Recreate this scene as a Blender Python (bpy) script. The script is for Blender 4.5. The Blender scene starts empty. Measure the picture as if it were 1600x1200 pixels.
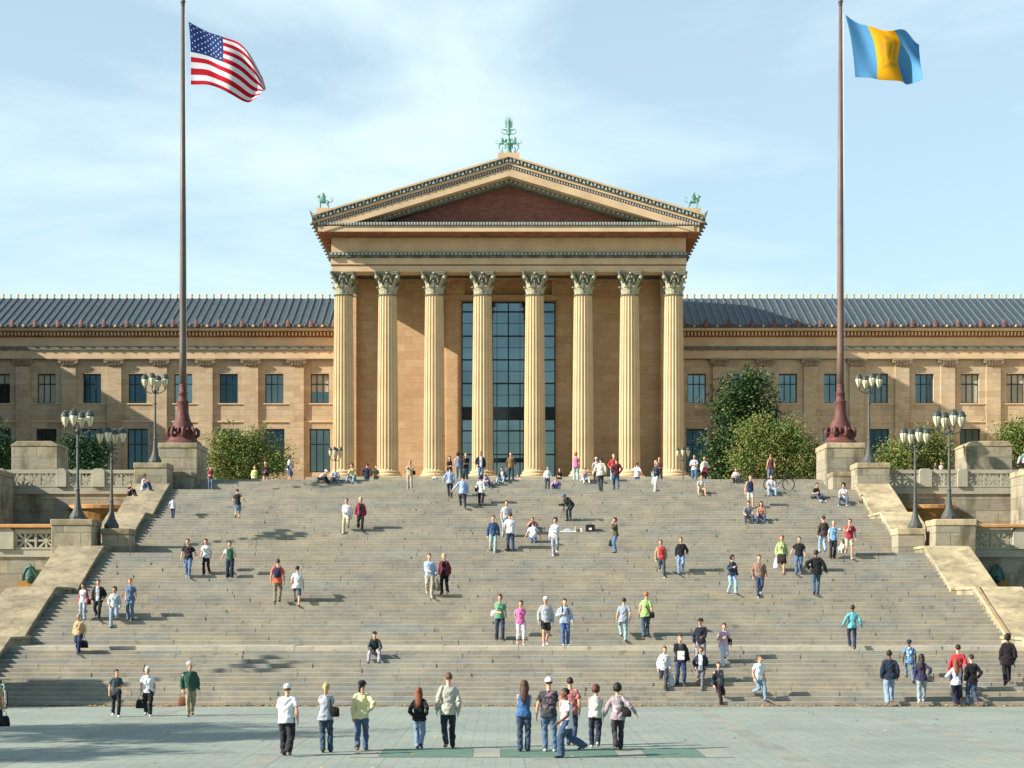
import bpy, math, random
from mathutils import Vector, Matrix, noise
R=math.radians
random.seed(7)
scn=bpy.context.scene
COL=scn.collection
# ---------------- camera, world, sun, exposure ----------------
F=2700.0; CX=-0.45; CZ=3.35
cam_d=bpy.data.cameras.new('camera'); cam=bpy.data.objects.new('camera',cam_d); COL.objects.link(cam)
cam.location=(CX,0,CZ); cam.rotation_euler=(R(90),0,0)
cam_d.sensor_width=36; cam_d.lens=F/1600*36
cam_d.shift_x=0.008; cam_d.shift_y=0.21875
cam_d.clip_start=0.5; cam_d.clip_end=6000
scn.camera=cam
SUN_AZ,SUN_EL=71.0,29.0
world=bpy.data.worlds.new('World'); scn.world=world; world.use_nodes=True
def build_world():
    nt=world.node_tree; N=nt.nodes; L=nt.links; N.clear()
    out=N.new('ShaderNodeOutputWorld'); bg=N.new('ShaderNodeBackground')
    sky=N.new('ShaderNodeTexSky'); sky.sky_type='NISHITA'; sky.sun_disc=False
    sky.sun_elevation=R(SUN_EL); sky.sun_rotation=R(180+SUN_AZ)
    sky.altitude=50; sky.air_density=1.0; sky.dust_density=0.6; sky.ozone_density=2.0
    tc=N.new('ShaderNodeTexCoord')
    mp=N.new('ShaderNodeMapping'); mp.inputs['Scale'].default_value=(1.3,1.3,4.6); mp.inputs['Rotation'].default_value=(0,R(-7),0)
    L.new(tc.outputs['Generated'],mp.inputs['Vector'])
    n1=N.new('ShaderNodeTexNoise'); n1.inputs['Scale'].default_value=2.3; n1.inputs['Detail'].default_value=7; n1.inputs['Roughness'].default_value=0.54; n1.inputs['Distortion'].default_value=0.35
    L.new(mp.outputs[0],n1.inputs['Vector'])
    r1=N.new('ShaderNodeValToRGB'); r1.color_ramp.elements[0].position=0.42; r1.color_ramp.elements[1].position=0.70
    L.new(n1.outputs['Fac'],r1.inputs[0])
    hs=N.new('ShaderNodeMixRGB'); hs.blend_type='MULTIPLY'; hs.inputs[0].default_value=1; hs.inputs[2].default_value=SKY_TINT
    L.new(sky.outputs[0],hs.inputs[1])
    mx=N.new('ShaderNodeMixRGB'); mx.inputs[2].default_value=CLOUD
    ml=N.new('ShaderNodeMath'); ml.operation='MULTIPLY'; ml.inputs[1].default_value=0.60; ml.use_clamp=True
    ad=N.new('ShaderNodeMath'); ad.operation='ADD'; ad.inputs[1].default_value=.36; L.new(ml.outputs[0],ad.inputs[0])
    # thin cirrus veil, shaped by a mask over the far half to limit ambient light
    sx=N.new('ShaderNodeSeparateXYZ'); L.new(tc.outputs['Generated'],sx.inputs[0])
    mr=N.new('ShaderNodeMapRange'); mr.interpolation_type='SMOOTHSTEP'; mr.inputs['From Min'].default_value=-.1; mr.inputs['From Max'].default_value=.75; L.new(sx.outputs['Y'],mr.inputs['Value'])
    ve=N.new('ShaderNodeMath'); ve.operation='MULTIPLY'; L.new(ad.outputs[0],ve.inputs[0]); L.new(mr.outputs[0],ve.inputs[1]); ad=ve
    L.new(r1.outputs[0],ml.inputs[0]); L.new(ad.outputs[0],mx.inputs[0]); L.new(hs.outputs[0],mx.inputs[1])
    L.new(mx.outputs[0],bg.inputs[0]); bg.inputs[1].default_value=SKY_STR
    L.new(bg.outputs[0],out.inputs[0])
SKY_TINT=(1.0,1.13,1.03,1); CLOUD=(5.9,7.1,7.5,1); SKY_STR=0.088
build_world()
sl=bpy.data.lights.new('sun','SUN'); sl.energy=5.0; sl.angle=R(0.6); sl.color=(1.0,0.93,0.82)
so=bpy.data.objects.new('sun',sl); COL.objects.link(so)
_a,_e=R(SUN_AZ),R(SUN_EL)
so.rotation_euler=Vector((math.sin(_a)*math.cos(_e),math.cos(_a)*math.cos(_e),-math.sin(_e))).to_track_quat('-Z','Y').to_euler()
so.location=(-60,-20,60)
vs=scn.view_settings; scn.display_settings.display_device='sRGB'
vs.view_transform='Standard'; vs.look='None'; vs.exposure=0.94; vs.gamma=1
scn.cycles.max_bounces=5
# ---------------- helpers ----------------
def X_(px,d): return CX+(px-787)*d/F
def Z_(py,d): return CZ+(950-py)*d/F
def lin(c):
    return tuple((v/12.92 if v<=.04045 else ((v+.055)/1.055)**2.4) for v in c)
def hexc(h):
    return lin(tuple(int(h[i:i+2],16)/255 for i in (0,2,4)))+(1,)
ORG={}
def put(o,loc=(0,0,0),parent=None,org=None):
    COL.objects.link(o)
    if parent: o.parent=parent
    o.location=loc
    return o
def tag(o,label=None,cat=None,group=None,kind=None):
    if label: o['label']=label
    if cat: o['category']=cat
    if group: o['group']=group
    if kind: o['kind']=kind
    return o
def thing(name,label,cat,loc=(0,0,0),group=None,rz=0):
    o=bpy.data.objects.new(name,None); o.empty_display_size=.3
    COL.objects.link(o); o.location=loc; o.rotation_euler=(0,0,rz); ORG[o]=Vector(loc)
    return tag(o,label,cat,group)
class MB:
    def __init__(s): s.v=[];s.f=[];s.m=[];s.c=None
    def add(s,vs,fs,mi=0):
        b=len(s.v); s.v.extend(vs)
        for f in fs: s.f.append(tuple(i+b for i in f)); s.m.append(mi)
    def box(s,x0,x1,y0,y1,z0,z1,mi=0):
        if x0>x1:x0,x1=x1,x0
        if y0>y1:y0,y1=y1,y0
        s.add([(x0,y0,z0),(x1,y0,z0),(x1,y1,z0),(x0,y1,z0),(x0,y0,z1),(x1,y0,z1),(x1,y1,z1),(x0,y1,z1)],
          [(0,3,2,1),(4,5,6,7),(0,1,5,4),(1,2,6,5),(2,3,7,6),(3,0,4,7)],mi)
        return s
    def prism(s,poly,ax,a0,a1,mi=0):
        """poly: 2D points; ax 'x': (y,z) extruded along x; ax 'y': (x,z) extruded along y"""
        n=len(poly)
        def P(p,a): return (a,p[0],p[1]) if ax=='x' else ((p[0],a,p[1]) if ax=='y' else (p[0],p[1],a))
        vs=[P(p,a0) for p in poly]+[P(p,a1) for p in poly]
        s.add(vs,[tuple(range(n))[::-1],tuple(range(n,2*n))]+[(i,(i+1)%n,(i+1)%n+n,i+n) for i in range(n)],mi)
        return s
    def loft(s,pts,rad,side=(1,0,0),n=10,mi=0,cap=True,sq=1.0):
        """ellipse sections: rad=(a along side,b along the other)"""
        side=Vector(side); rings=[]; b=len(s.v); P=[Vector(p) for p in pts]; k=len(P)
        for i in range(k):
            t=(P[min(i+1,k-1)]-P[max(i-1,0)])
            t=t.normalized() if t.length>1e-9 else Vector((0,0,1))
            u=side-t*side.dot(t)
            if u.length<1e-4:
                u=Vector((0,1,0)); u=u-t*u.dot(t)
            u.normalize(); w=t.cross(u)
            r=rad[i]; ra,rb=(r if isinstance(r,(tuple,list)) else (r,r))
            for j in range(n):
                a=2*math.pi*j/n; ca,sa=math.cos(a),math.sin(a)
                if sq!=1: ca=math.copysign(abs(ca)**sq,ca); sa=math.copysign(abs(sa)**sq,sa)
                s.v.append(tuple(P[i]+u*(ra*ca)+w*(rb*sa)))
        for i in range(k-1):
            for j in range(n):
                a=b+i*n+j; c=b+i*n+(j+1)%n
                s.f.append((a,c,c+n,a+n)); s.m.append(mi)
        if cap:
            s.f.append(tuple(b+j for j in range(n))[::-1]); s.m.append(mi)
            s.f.append(tuple(b+(k-1)*n+j for j in range(n))); s.m.append(mi)
        return s
    def lathe(s,prof,cx=0,cy=0,n=16,mi=0,cz=0):
        s.loft([(cx,cy,cz+z) for r,z in prof],[r for r,z in prof],n=n,mi=mi); return s
    def ell(s,c,r,mi=0,n=12,m=8,rot=None):
        c=Vector(c); b=len(s.v)
        for i in range(m+1):
            th=math.pi*i/m
            for j in range(n):
                a=2*math.pi*j/n
                p=Vector((r[0]*math.sin(th)*math.cos(a),r[1]*math.sin(th)*math.sin(a),r[2]*math.cos(th)))
                if rot: p=rot@p
                s.v.append(tuple(c+p))
        for i in range(m):
            for j in range(n):
                a=b+i*n+j; d=b+i*n+(j+1)%n
                s.f.append((a,a+n,d+n,d)); s.m.append(mi)
        return s
    def build(s,name,mats,parent=None,smooth=False,loc=None,bevel=0,org=None):
        me=bpy.data.meshes.new(name)
        o0=Vector((0,0,0))
        if org is not None: o0=Vector(org)
        elif parent is not None: o0=ORG.get(parent,o0)
        vs=s.v if o0.length==0 else [(x-o0.x,y-o0.y,z-o0.z) for x,y,z in s.v]
        me.from_pydata(vs,[],s.f)
        if not isinstance(mats,(list,tuple)): mats=[mats]
        for m in mats: me.materials.append(m)
        if len(mats)>1: me.polygons.foreach_set('material_index',s.m)
        if smooth: me.polygons.foreach_set('use_smooth',[True]*len(me.polygons))
        me.update()
        o=bpy.data.objects.new(name,me); COL.objects.link(o)
        if parent: o.parent=parent
        if loc is not None: o.location=loc
        elif parent is None and org is not None: o.location=org
        ORG[o]=o0 if (parent is not None or org is not None) else Vector((0,0,0))
        if bevel:
            b=o.modifiers.new('bevel','BEVEL'); b.width=bevel; b.segments=2; b.limit_method='ANGLE'
        return o
def copy_tree(o,parent=None):
    c=o.copy(); COL.objects.link(c)
    if parent: c.parent=parent
    for ch in list(o.children): copy_tree(ch,c)
    return c
# ---------------- materials ----------------
def mat(name,rough=.8,spec=.3,metal=0):
    m=bpy.data.materials.new(name); m.use_nodes=True
    b=m.node_tree.nodes['Principled BSDF']; b.inputs['Roughness'].default_value=rough
    b.inputs['Specular IOR Level'].default_value=spec; b.inputs['Metallic'].default_value=metal
    return m,m.node_tree.nodes,m.node_tree.links,b
def plain(name,c,rough=.8,spec=.3,metal=0,var=.18,scale=3,bump=.1,bscale=30):
    m,N,L,b=mat(name,rough,spec,metal)
    tc=N.new('ShaderNodeTexCoord'); n=N.new('ShaderNodeTexNoise'); n.inputs['Scale'].default_value=scale; n.inputs['Detail'].default_value=6
    L.new(tc.outputs['Object'],n.inputs['Vector'])
    r=N.new('ShaderNodeValToRGB'); e=r.color_ramp.elements
    e[0].position=.3; e[1].position=.7
    e[0].color=tuple(max(0,v*(1-var)) for v in c[:3])+(1,); e[1].color=tuple(min(1,v*(1+var)) for v in c[:3])+(1,)
    L.new(n.outputs['Fac'],r.inputs[0]); L.new(r.outputs[0],b.inputs['Base Color'])
    if bump:
        n2=N.new('ShaderNodeTexNoise'); n2.inputs['Scale'].default_value=bscale; n2.inputs['Detail'].default_value=4
        L.new(tc.outputs['Object'],n2.inputs['Vector'])
        bp=N.new('ShaderNodeBump'); bp.inputs['Strength'].default_value=bump; bp.inputs['Distance'].default_value=.02
        L.new(n2.outputs['Fac'],bp.inputs['Height']); L.new(bp.outputs[0],b.inputs['Normal'])
    return m
def stained(name,c,rough=.85,spec=.25,var=.3,scale=.9,bump=.2,bscale=12):
    m,N,L,b=mat(name,rough,spec)
    g=N.new('ShaderNodeNewGeometry')
    def ns(sc,det,lo,hi,c0,c1,dist=0):
        n=N.new('ShaderNodeTexNoise'); n.inputs['Scale'].default_value=sc; n.inputs['Detail'].default_value=det; n.inputs['Distortion'].default_value=dist; L.new(g.outputs['Position'],n.inputs['Vector'])
        r=N.new('ShaderNodeValToRGB'); r.color_ramp.elements[0].position=lo; r.color_ramp.elements[1].position=hi; r.color_ramp.elements[0].color=c0; r.color_ramp.elements[1].color=c1; L.new(n.outputs['Fac'],r.inputs[0]); return r,n
    a,_=ns(scale*.8,8,.36,.62,(.62,.60,.56,1),(1.05,1.0,.92,1),.8)
    d,_=ns(scale*3.5,5,.3,.5,(.72,.70,.68,1),(1,1,1,1))
    e,n3=ns(scale*9,6,.3,.7,(.86,.86,.86,1),(1.08,1.08,1.08,1))
    prev=None
    for r in (a,d,e):
        mx=N.new('ShaderNodeMixRGB'); mx.blend_type='MULTIPLY'; mx.inputs[0].default_value=1
        if prev is None: mx.inputs[1].default_value=c
        else: L.new(prev.outputs[0],mx.inputs[1])
        L.new(r.outputs[0],mx.inputs[2]); prev=mx
    L.new(prev.outputs[0],b.inputs['Base Color'])
    bp=N.new('ShaderNodeBump'); bp.inputs['Strength'].default_value=.3; bp.inputs['Distance'].default_value=.03; L.new(n3.outputs['Fac'],bp.inputs['Height']); L.new(bp.outputs[0],b.inputs['Normal'])
    return m
def blocks(name,tones,mortar,bw=1.6,bh=.62,ms=.012,stain=None,stain_amt=.5,rough=.85,bump=.5,axis='xz',stain_scale=.35,streak=0):
    """ashlar blocks with a tone of its own per block"""
    m,N,L,b=mat(name,rough,.25)
    tc=N.new('ShaderNodeTexCoord'); g=N.new('ShaderNodeNewGeometry')
    sp=N.new('ShaderNodeSeparateXYZ'); L.new(g.outputs['Position'],sp.inputs[0])
    ad=N.new('ShaderNodeMath'); ad.operation='ADD'; L.new(sp.outputs['X'],ad.inputs[0]); L.new(sp.outputs['Y'],ad.inputs[1])
    cb=N.new('ShaderNodeCombineXYZ')
    if axis=='xz': L.new(ad.outputs[0],cb.inputs[0]); L.new(sp.outputs['Z'],cb.inputs[1])
    else: L.new(sp.outputs['X'],cb.inputs[0]); L.new(sp.outputs['Y'],cb.inputs[1])
    br=N.new('ShaderNodeTexBrick'); br.inputs['Scale'].default_value=1; br.inputs['Brick Width'].default_value=bw; br.inputs['Row Height'].default_value=bh
    br.inputs['Mortar Size'].default_value=ms; br.inputs['Mortar Smooth'].default_value=.2; br.offset=.37; br.offset_frequency=2; br.squash=1
    br.inputs['Color1'].default_value=(0,0,0,1); br.inputs['Color2'].default_value=(1,1,1,1); br.inputs['Mortar'].default_value=(.5,.5,.5,1)
    L.new(cb.outputs[0],br.inputs['Vector'])
    r=N.new('ShaderNodeValToRGB'); r.color_ramp.interpolation='LINEAR'
    e=r.color_ramp.elements
    while len(e)<len(tones): e.new(.5)
    for i,t in enumerate(tones): e[i].position=i/(len(tones)-1); e[i].color=t
    L.new(br.outputs['Color'],r.inputs[0])
    n=N.new('ShaderNodeTexNoise'); n.inputs['Scale'].default_value=stain_scale; n.inputs['Detail'].default_value=8; n.inputs['Roughness'].default_value=.62
    mp=N.new('ShaderNodeMapping'); mp.inputs['Scale'].default_value=(1,1,1-.75*streak); L.new(g.outputs['Position'],mp.inputs[0]); L.new(mp.outputs[0],n.inputs['Vector'])
    cr=N.new('ShaderNodeValToRGB'); cr.color_ramp.elements[0].position=.48; cr.color_ramp.elements[1].position=.68
    L.new(n.outputs['Fac'],cr.inputs[0])
    mx=N.new('ShaderNodeMixRGB'); mx.blend_type='MULTIPLY'
    mm=N.new('ShaderNodeMath'); mm.operation='MULTIPLY'; mm.inputs[1].default_value=stain_amt; L.new(cr.outputs[0],mm.inputs[0]); L.new(mm.outputs[0],mx.inputs[0])
    L.new(r.outputs[0],mx.inputs[1]); mx.inputs[2].default_value=stain or (.62,.55,.48,1)
    # fine grain
    n3=N.new('ShaderNodeTexNoise'); n3.inputs['Scale'].default_value=5; n3.inputs['Detail'].default_value=8
    mp3=N.new('ShaderNodeMapping'); mp3.inputs['Scale'].default_value=(.4,.4,2); L.new(g.outputs['Position'],mp3.inputs[0]); L.new(mp3.outputs[0],n3.inputs['Vector'])
    r3=N.new('ShaderNodeValToRGB'); r3.color_ramp.elements[0].position=.3; r3.color_ramp.elements[1].position=.7
    r3.color_ramp.elements[0].color=(.84,.84,.84,1); r3.color_ramp.elements[1].color=(1.08,1.06,1.03,1); L.new(n3.outputs['Fac'],r3.inputs[0])
    m3=N.new('ShaderNodeMixRGB'); m3.blend_type='MULTIPLY'; m3.inputs[0].default_value=1; L.new(mx.outputs[0],m3.inputs[1]); L.new(r3.outputs[0],m3.inputs[2])
    m2=N.new('ShaderNodeMixRGB'); L.new(br.outputs['Fac'],m2.inputs[0]); L.new(m3.outputs[0],m2.inputs[1]); m2.inputs[2].default_value=mortar
    L.new(m2.outputs[0],b.inputs['Base Color'])
    bp=N.new('ShaderNodeBump'); bp.inputs['Strength'].default_value=bump; bp.inputs['Distance'].default_value=.02
    iv=N.new('ShaderNodeMath'); iv.operation='SUBTRACT'; L.new(n3.outputs['Fac'],iv.inputs[0]); L.new(br.outputs['Fac'],iv.inputs[1])
    L.new(iv.outputs[0],bp.inputs['Height']); L.new(bp.outputs[0],b.inputs['Normal'])
    return m
def H(*a): return [hexc(x) for x in a]
M={}
M['ochre']=blocks('ochre_limestone',H('ab967a','b7a384','bea98b','b4a086','bbaa90','a79176'),hexc('978265'),1.5,.62,.010,stain_amt=.5,stain_scale=.5,streak=.7)
M['ochre_wall']=blocks('portico_wall_stone',H('c4a078','caa880','cfb08a','c6a27b','ccab83','c19d75','c9a680'),hexc('a78966'),1.9,.74,.012,stain_amt=.25)
M['ochre_smooth']=plain('smooth_ochre_stone',hexc('c4a987'),.8,.25,var=.14,scale=.5,bump=.15,bscale=8)
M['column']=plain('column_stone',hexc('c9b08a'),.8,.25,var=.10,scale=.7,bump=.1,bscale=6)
M['grey']=blocks('weathered_grey_stone',H('847e6e','968f7c','a3987f','8c8676','9c9482','a89a7c'),hexc('6a665a'),1.25,.62,.014,stain=hexc('8a7a5c'),stain_amt=.75,stain_scale=.9,streak=.7)
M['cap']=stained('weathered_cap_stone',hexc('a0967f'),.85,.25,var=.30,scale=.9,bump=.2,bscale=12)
M['cap_warm']=stained('cream_cap_stone',hexc('bcae90'))  # creamier, paler stone for the copings and pier caps on the right
M['greyplain']=plain('grey_granite',hexc('a09a87'),.85,.25,var=.18,scale=.9,bump=.15,bscale=14)
M['rust']=plain('orange_stained_stone',hexc('96703f'),.85,.2,var=.45,scale=1.6)
M['orange']=plain('orange_copper_rim',hexc('bd8a56'),.7,.3,var=.15,scale=2)
M['verdigris']=plain('green_bronze',hexc('6b9688'),.6,.4,var=.35,scale=2.2,bump=.3,bscale=9)
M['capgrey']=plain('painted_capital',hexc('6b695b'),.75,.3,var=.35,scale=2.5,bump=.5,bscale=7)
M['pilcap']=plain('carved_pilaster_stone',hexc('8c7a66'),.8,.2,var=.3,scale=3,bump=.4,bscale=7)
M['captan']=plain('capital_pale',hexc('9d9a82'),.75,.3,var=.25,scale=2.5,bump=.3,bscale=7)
M['slategreen']=plain('painted_moulding_green',hexc('69685c'),.75,.3,var=.25,scale=2)
M['paleblue']=plain('pale_terracotta',hexc('a3a9a2'),.7,.3,var=.12,scale=2)
M['darkblue']=plain('dark_terracotta',hexc('484e4c'),.7,.3,var=.3,scale=2)
M['blind']=plain('window_blind',hexc('a9a493'),.9,.1,var=.08)
M['redterra']=plain('red_terracotta',hexc('6f4f48'),.7,.3,var=.25,scale=2)
M['bronze_dark']=plain('dark_green_bronze',hexc('33594e'),.5,.5,var=.4,scale=4,bump=.3,bscale=12)
M['gold']=plain('gilt_boss',hexc('d3ab74'),.6,.4,var=.1,scale=2)
M['tymp']=blocks('tympanum_brick',H('86594e','7c5047','905f54','82554c'),hexc('7a4a40'),.6,.22,.01,stain_amt=.3)
M['soffit']=plain('soffit_red',hexc('87583f'),.8,.2,var=.25,scale=1.2)
M['roof']=plain('blue_grey_tile',hexc('3d474d'),.55,.45,var=.22,scale=1.6,bump=.2,bscale=4)
M['rib']=plain('tile_rib',hexc('48545b'),.5,.5,var=.2,scale=2)
M['frame']=plain('dark_green_window_frame',hexc('17262a'),.5,.4,var=.1)
M['iron']=plain('grey_green_painted_iron',hexc('4b4d4a'),.6,.3,var=.12,scale=4)
M['irondark']=plain('dark_iron',hexc('39433f'),.5,.45,var=.15,scale=4)
M['lampglass']=plain('milky_lamp_glass',hexc('cdc7a6'),.25,.5,var=.06,scale=4,bump=0)
M['redbronze']=plain('red_painted_bronze',hexc('5c3631'),.65,.35,var=.35,scale=3,bump=.2,bscale=6)
M['pole']=plain('weathered_pole',hexc('5a5048'),.5,.4,var=.2,scale=.8)
M['pole_red']=plain('reddish_brown_pole',hexc('6b544b'),.5,.35,var=.2,scale=.8)
M['black']=plain('black_rubber',hexc('1c1c1e'),.6,.3,var=.1)
M['metal']=plain('bright_metal',hexc('b0b4b4'),.3,.5,.8,var=.05)
M['white']=plain('white_paint',hexc('e4e4de'),.6,.3,var=.05)
def glass(name,c,metal=1,rough=.06):
    m,N,L,b=mat(name,rough,.5,metal)
    tc=N.new('ShaderNodeTexCoord'); n=N.new('ShaderNodeTexNoise'); n.inputs['Scale'].default_value=.25; n.inputs['Detail'].default_value=3
    L.new(tc.outputs['Object'],n.inputs['Vector']); r=N.new('ShaderNodeValToRGB')
    r.color_ramp.elements[0].position=.3; r.color_ramp.elements[1].position=.7
    r.color_ramp.elements[0].color=tuple(v*.75 for v in c[:3])+(1,); r.color_ramp.elements[1].color=tuple(v*1.2 for v in c[:3])+(1,)
    L.new(n.outputs['Fac'],r.inputs[0]); L.new(r.outputs[0],b.inputs['Base Color'])
    bp=N.new('ShaderNodeBump'); bp.inputs['Strength'].default_value=.03; L.new(n.outputs['Fac'],bp.inputs['Height']); L.new(bp.outputs[0],b.inputs['Normal'])
    return m
M['glass']=glass('sky_reflecting_glass',(.17,.20,.20,1))
M['glassdark']=glass('dark_window_glass',(.035,.055,.068,1))
M['glassgrey']=glass('curtained_window_glass',(.13,.145,.14,1),rough=.15)
def leafmat(name,cols,rough=.5):
    m,N,L,b=mat(name,rough,.25)
    g=N.new('ShaderNodeNewGeometry'); r=N.new('ShaderNodeValToRGB'); e=r.color_ramp.elements
    while len(e)<len(cols): e.new(.5)
    for i,t in enumerate(cols): e[i].position=i/(len(cols)-1); e[i].color=t
    n=N.new('ShaderNodeTexNoise'); n.inputs['Scale'].default_value=1.1; n.inputs['Detail'].default_value=3; L.new(g.outputs['Position'],n.inputs['Vector'])
    mr=N.new('ShaderNodeMapRange'); mr.inputs['From Min'].default_value=.32; mr.inputs['From Max'].default_value=.68; L.new(n.outputs['Fac'],mr.inputs['Value'])
    mx=N.new('ShaderNodeMath'); mx.operation='MULTIPLY_ADD'; mx.inputs[1].default_value=.5; L.new(g.outputs['Random Per Island'],mx.inputs[0])
    m2=N.new('ShaderNodeMath'); m2.operation='MULTIPLY'; m2.inputs[1].default_value=.5; L.new(mr.outputs[0],m2.inputs[0]); L.new(m2.outputs[0],mx.inputs[2])
    L.new(mx.outputs[0],r.inputs[0]); L.new(r.outputs[0],b.inputs['Base Color'])
    b.inputs['Transmission Weight'].default_value=0
    return m
M['leaf_dark']=leafmat('magnolia_leaf',H('1c2f16','263f1c','345026','2a4020','5a6438','857c4c'),.45)
M['leaf_olive']=leafmat('olive_green_leaf',H('374b20','495f2a','5a7031','6e7c3b','7d7b47','857244','566534'),.6)
M['leaf_shade']=leafmat('dark_green_leaf',H('1e3520','294427','33502c','3d5a35'),.5)
M['bark']=plain('bark',hexc('5a4a3a'),.9,.1,var=.3,scale=6,bump=.5)
M['litter']=leafmat('dry_leaf',H('b07a3c','c89858','8a5a30','d8b878','9a4a28','e0c890'),.8)
# ---------------- ground and stairs ----------------
RISE,RUN,LAND=.15,.38,2.88
FL=[13,13,13,13,13,6]
TR=[]   # treads (y0,y1,z)
TR.append((-40,59.0,0.0)); LANDINGS=[]; FSTART=[]
_y,_z=59.0,0.0
for fi,n in enumerate(FL):
    FSTART.append((_y,_z))
    for k in range(n):
        _z+=RISE
        if k<n-1: TR.append((_y,_y+RUN,_z)); _y+=RUN
        elif fi<len(FL)-1: TR.append((_y,_y+LAND,_z)); LANDINGS.append((_y,_y+LAND,_z)); _y+=LAND
        else: TR.append((_y,150.0,_z))
TOPY,TOPZ=TR[-1][0],TR[-1][2]
def ground(y):
    for a,b,z in TR:
        if y<b: return z
    return TOPZ
def slab_mat(name,tones,rough=.85,bump=.35):
    """worn stone, one tone per slab (colour attribute picks it)"""
    m,N,L,b=mat(name,rough,.25)
    at=N.new('ShaderNodeAttribute'); at.attribute_name='tone'
    r=N.new('ShaderNodeValToRGB'); e=r.color_ramp.elements
    while len(e)<len(tones): e.new(.5)
    for i,t in enumerate(tones): e[i].position=i/(len(tones)-1); e[i].color=t
    L.new(at.outputs['Fac'],r.inputs[0])
    g=N.new('ShaderNodeNewGeometry')
    n=N.new('ShaderNodeTexNoise'); n.inputs['Scale'].default_value=1; n.inputs['Detail'].default_value=9; n.inputs['Roughness'].default_value=.65
    mp=N.new('ShaderNodeMapping'); mp.inputs['Scale'].default_value=(.9,.8,1.15); L.new(g.outputs['Position'],mp.inputs[0]); L.new(mp.outputs[0],n.inputs['Vector'])
    r2=N.new('ShaderNodeValToRGB'); q=r2.color_ramp.elements; q[0].position=.3; q[0].color=(.74,.76,.78,1); q[1].position=.70; q[1].color=(1.20,1.13,1.02,1)
    L.new(n.outputs['Fac'],r2.inputs[0])
    mx=N.new('ShaderNodeMixRGB'); mx.blend_type='MULTIPLY'; mx.inputs[0].default_value=1; L.new(r.outputs[0],mx.inputs[1]); L.new(r2.outputs[0],mx.inputs[2])
    # small dark spots and blotches
    n3=N.new('ShaderNodeTexNoise'); n3.inputs['Scale'].default_value=2.1; n3.inputs['Detail'].default_value=3
    L.new(g.outputs['Position'],n3.inputs['Vector'])
    r3=N.new('ShaderNodeValToRGB'); q=r3.color_ramp.elements; q[0].position=.27; q[0].color=(.5,.5,.48,1); q[1].position=.36; q[1].color=(1,1,1,1)
    L.new(n3.outputs['Fac'],r3.inputs[0])
    m4=N.new('ShaderNodeMixRGB'); m4.blend_type='MULTIPLY'; m4.inputs[0].default_value=.55; L.new(mx.outputs[0],m4.inputs[1]); L.new(r3.outputs[0],m4.inputs[2])
    L.new(m4.outputs[0],b.inputs['Base Color'])
    n2=N.new('ShaderNodeTexNoise'); n2.inputs['Scale'].default_value=9; n2.inputs['Detail'].default_value=6; L.new(g.outputs['Position'],n2.inputs['Vector'])
    bp=N.new('ShaderNodeBump'); bp.inputs['Strength'].default_value=bump; bp.inputs['Distance'].default_value=.03
    L.new(n2.outputs['Fac'],bp.inputs['Height']); L.new(bp.outputs[0],b.inputs['Normal'])
    return m
M['stair']=slab_mat('worn_stair_stone',H('908d83','959085','9b9483','8f918c','999487','8d8a82','9a9182','939189','b4ae9f'))
def set_tone(o,tones):
    a=o.data.attributes.new('tone','FLOAT','FACE'); a.data.foreach_set('value',tones)
def build_stairs():
    rnd=random.Random(3); mb=MB(); tones=[]
    W=19.0
    # backing body under the slabs
    back=MB()
    pz=[(59.03,-.6)]
    for a,b_,z in TR[1:]:
        pz.append((a+.03,z-RISE-.02)); pz.append((a+.03,z-.03))
    pz.append((100.0,TOPZ-.03)); pz.append((100.0,-.6))
    back.prism(pz[::-1],'x',-W,W)
    for k,(a,b_,z) in enumerate(TR[1:]):
        if k==len(TR)-2: b_=a+1.2
        x=-W-rnd.random()*2
        land=(b_-a)>1
        while x<W:
            w=rnd.choice([1.5,2.0,2.4,3.0,3.6,4.4])*(.85+.3*rnd.random())
            x1=min(x+w,W+.01); x0=max(x,-W)
            if x1-x0<.25: x=x1; continue
            dy=rnd.uniform(-.014,.014); dz=rnd.uniform(-.011,.011); g=rnd.choice([.004,.005,.007,.010])
            t=rnd.random()*.87
            if abs(z-1.95)<.01: t=1.0
            depths=[(a+dy-.012,a+.5),( a+.512,a+1.68),(a+1.692,b_+.02)] if land else [(a+dy-.012,b_+.02)]
            for q,(ya,yb) in enumerate(depths):
                zt=z+dz; 
                if q==0:
                    lo=z-RISE-.01
                    # riser with a small rounded nosing
                    vs=[(x0+g,ya+.001,lo),(x1-g,ya+.001,lo),(x0+g,ya+.001,zt-.05),(x1-g,ya+.001,zt-.05),(x0+g,ya,zt-.045),(x1-g,ya,zt-.045),
                        (x0+g,ya,zt-.012),(x1-g,ya,zt-.012),(x0+g,ya+.014,zt),(x1-g,ya+.014,zt),(x0+g,yb,zt),(x1-g,yb,zt)]
                    fs=[(0,1,3,2),(2,3,5,4),(4,5,7,6),(6,7,9,8),(8,9,11,10)]
                else:
                    vs=[(x0+g,ya,zt),(x1-g,ya,zt),(x1-g,yb,zt),(x0+g,yb,zt)]; fs=[(0,1,2,3)]
                    t=rnd.random()*.87
                mb.add(vs,fs); tones.extend([t]*len(fs))
            x=x1
    n=len(tones); nb=len(back.f)
    mb.add(back.v,back.f); tones.extend([.1]*nb)
    o=mb.build('stairs',M['stair']); set_tone(o,tones)
    tag(o,'broad flight of worn grey brown stone steps with landings','stairs',kind='structure')
build_stairs()
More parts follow.
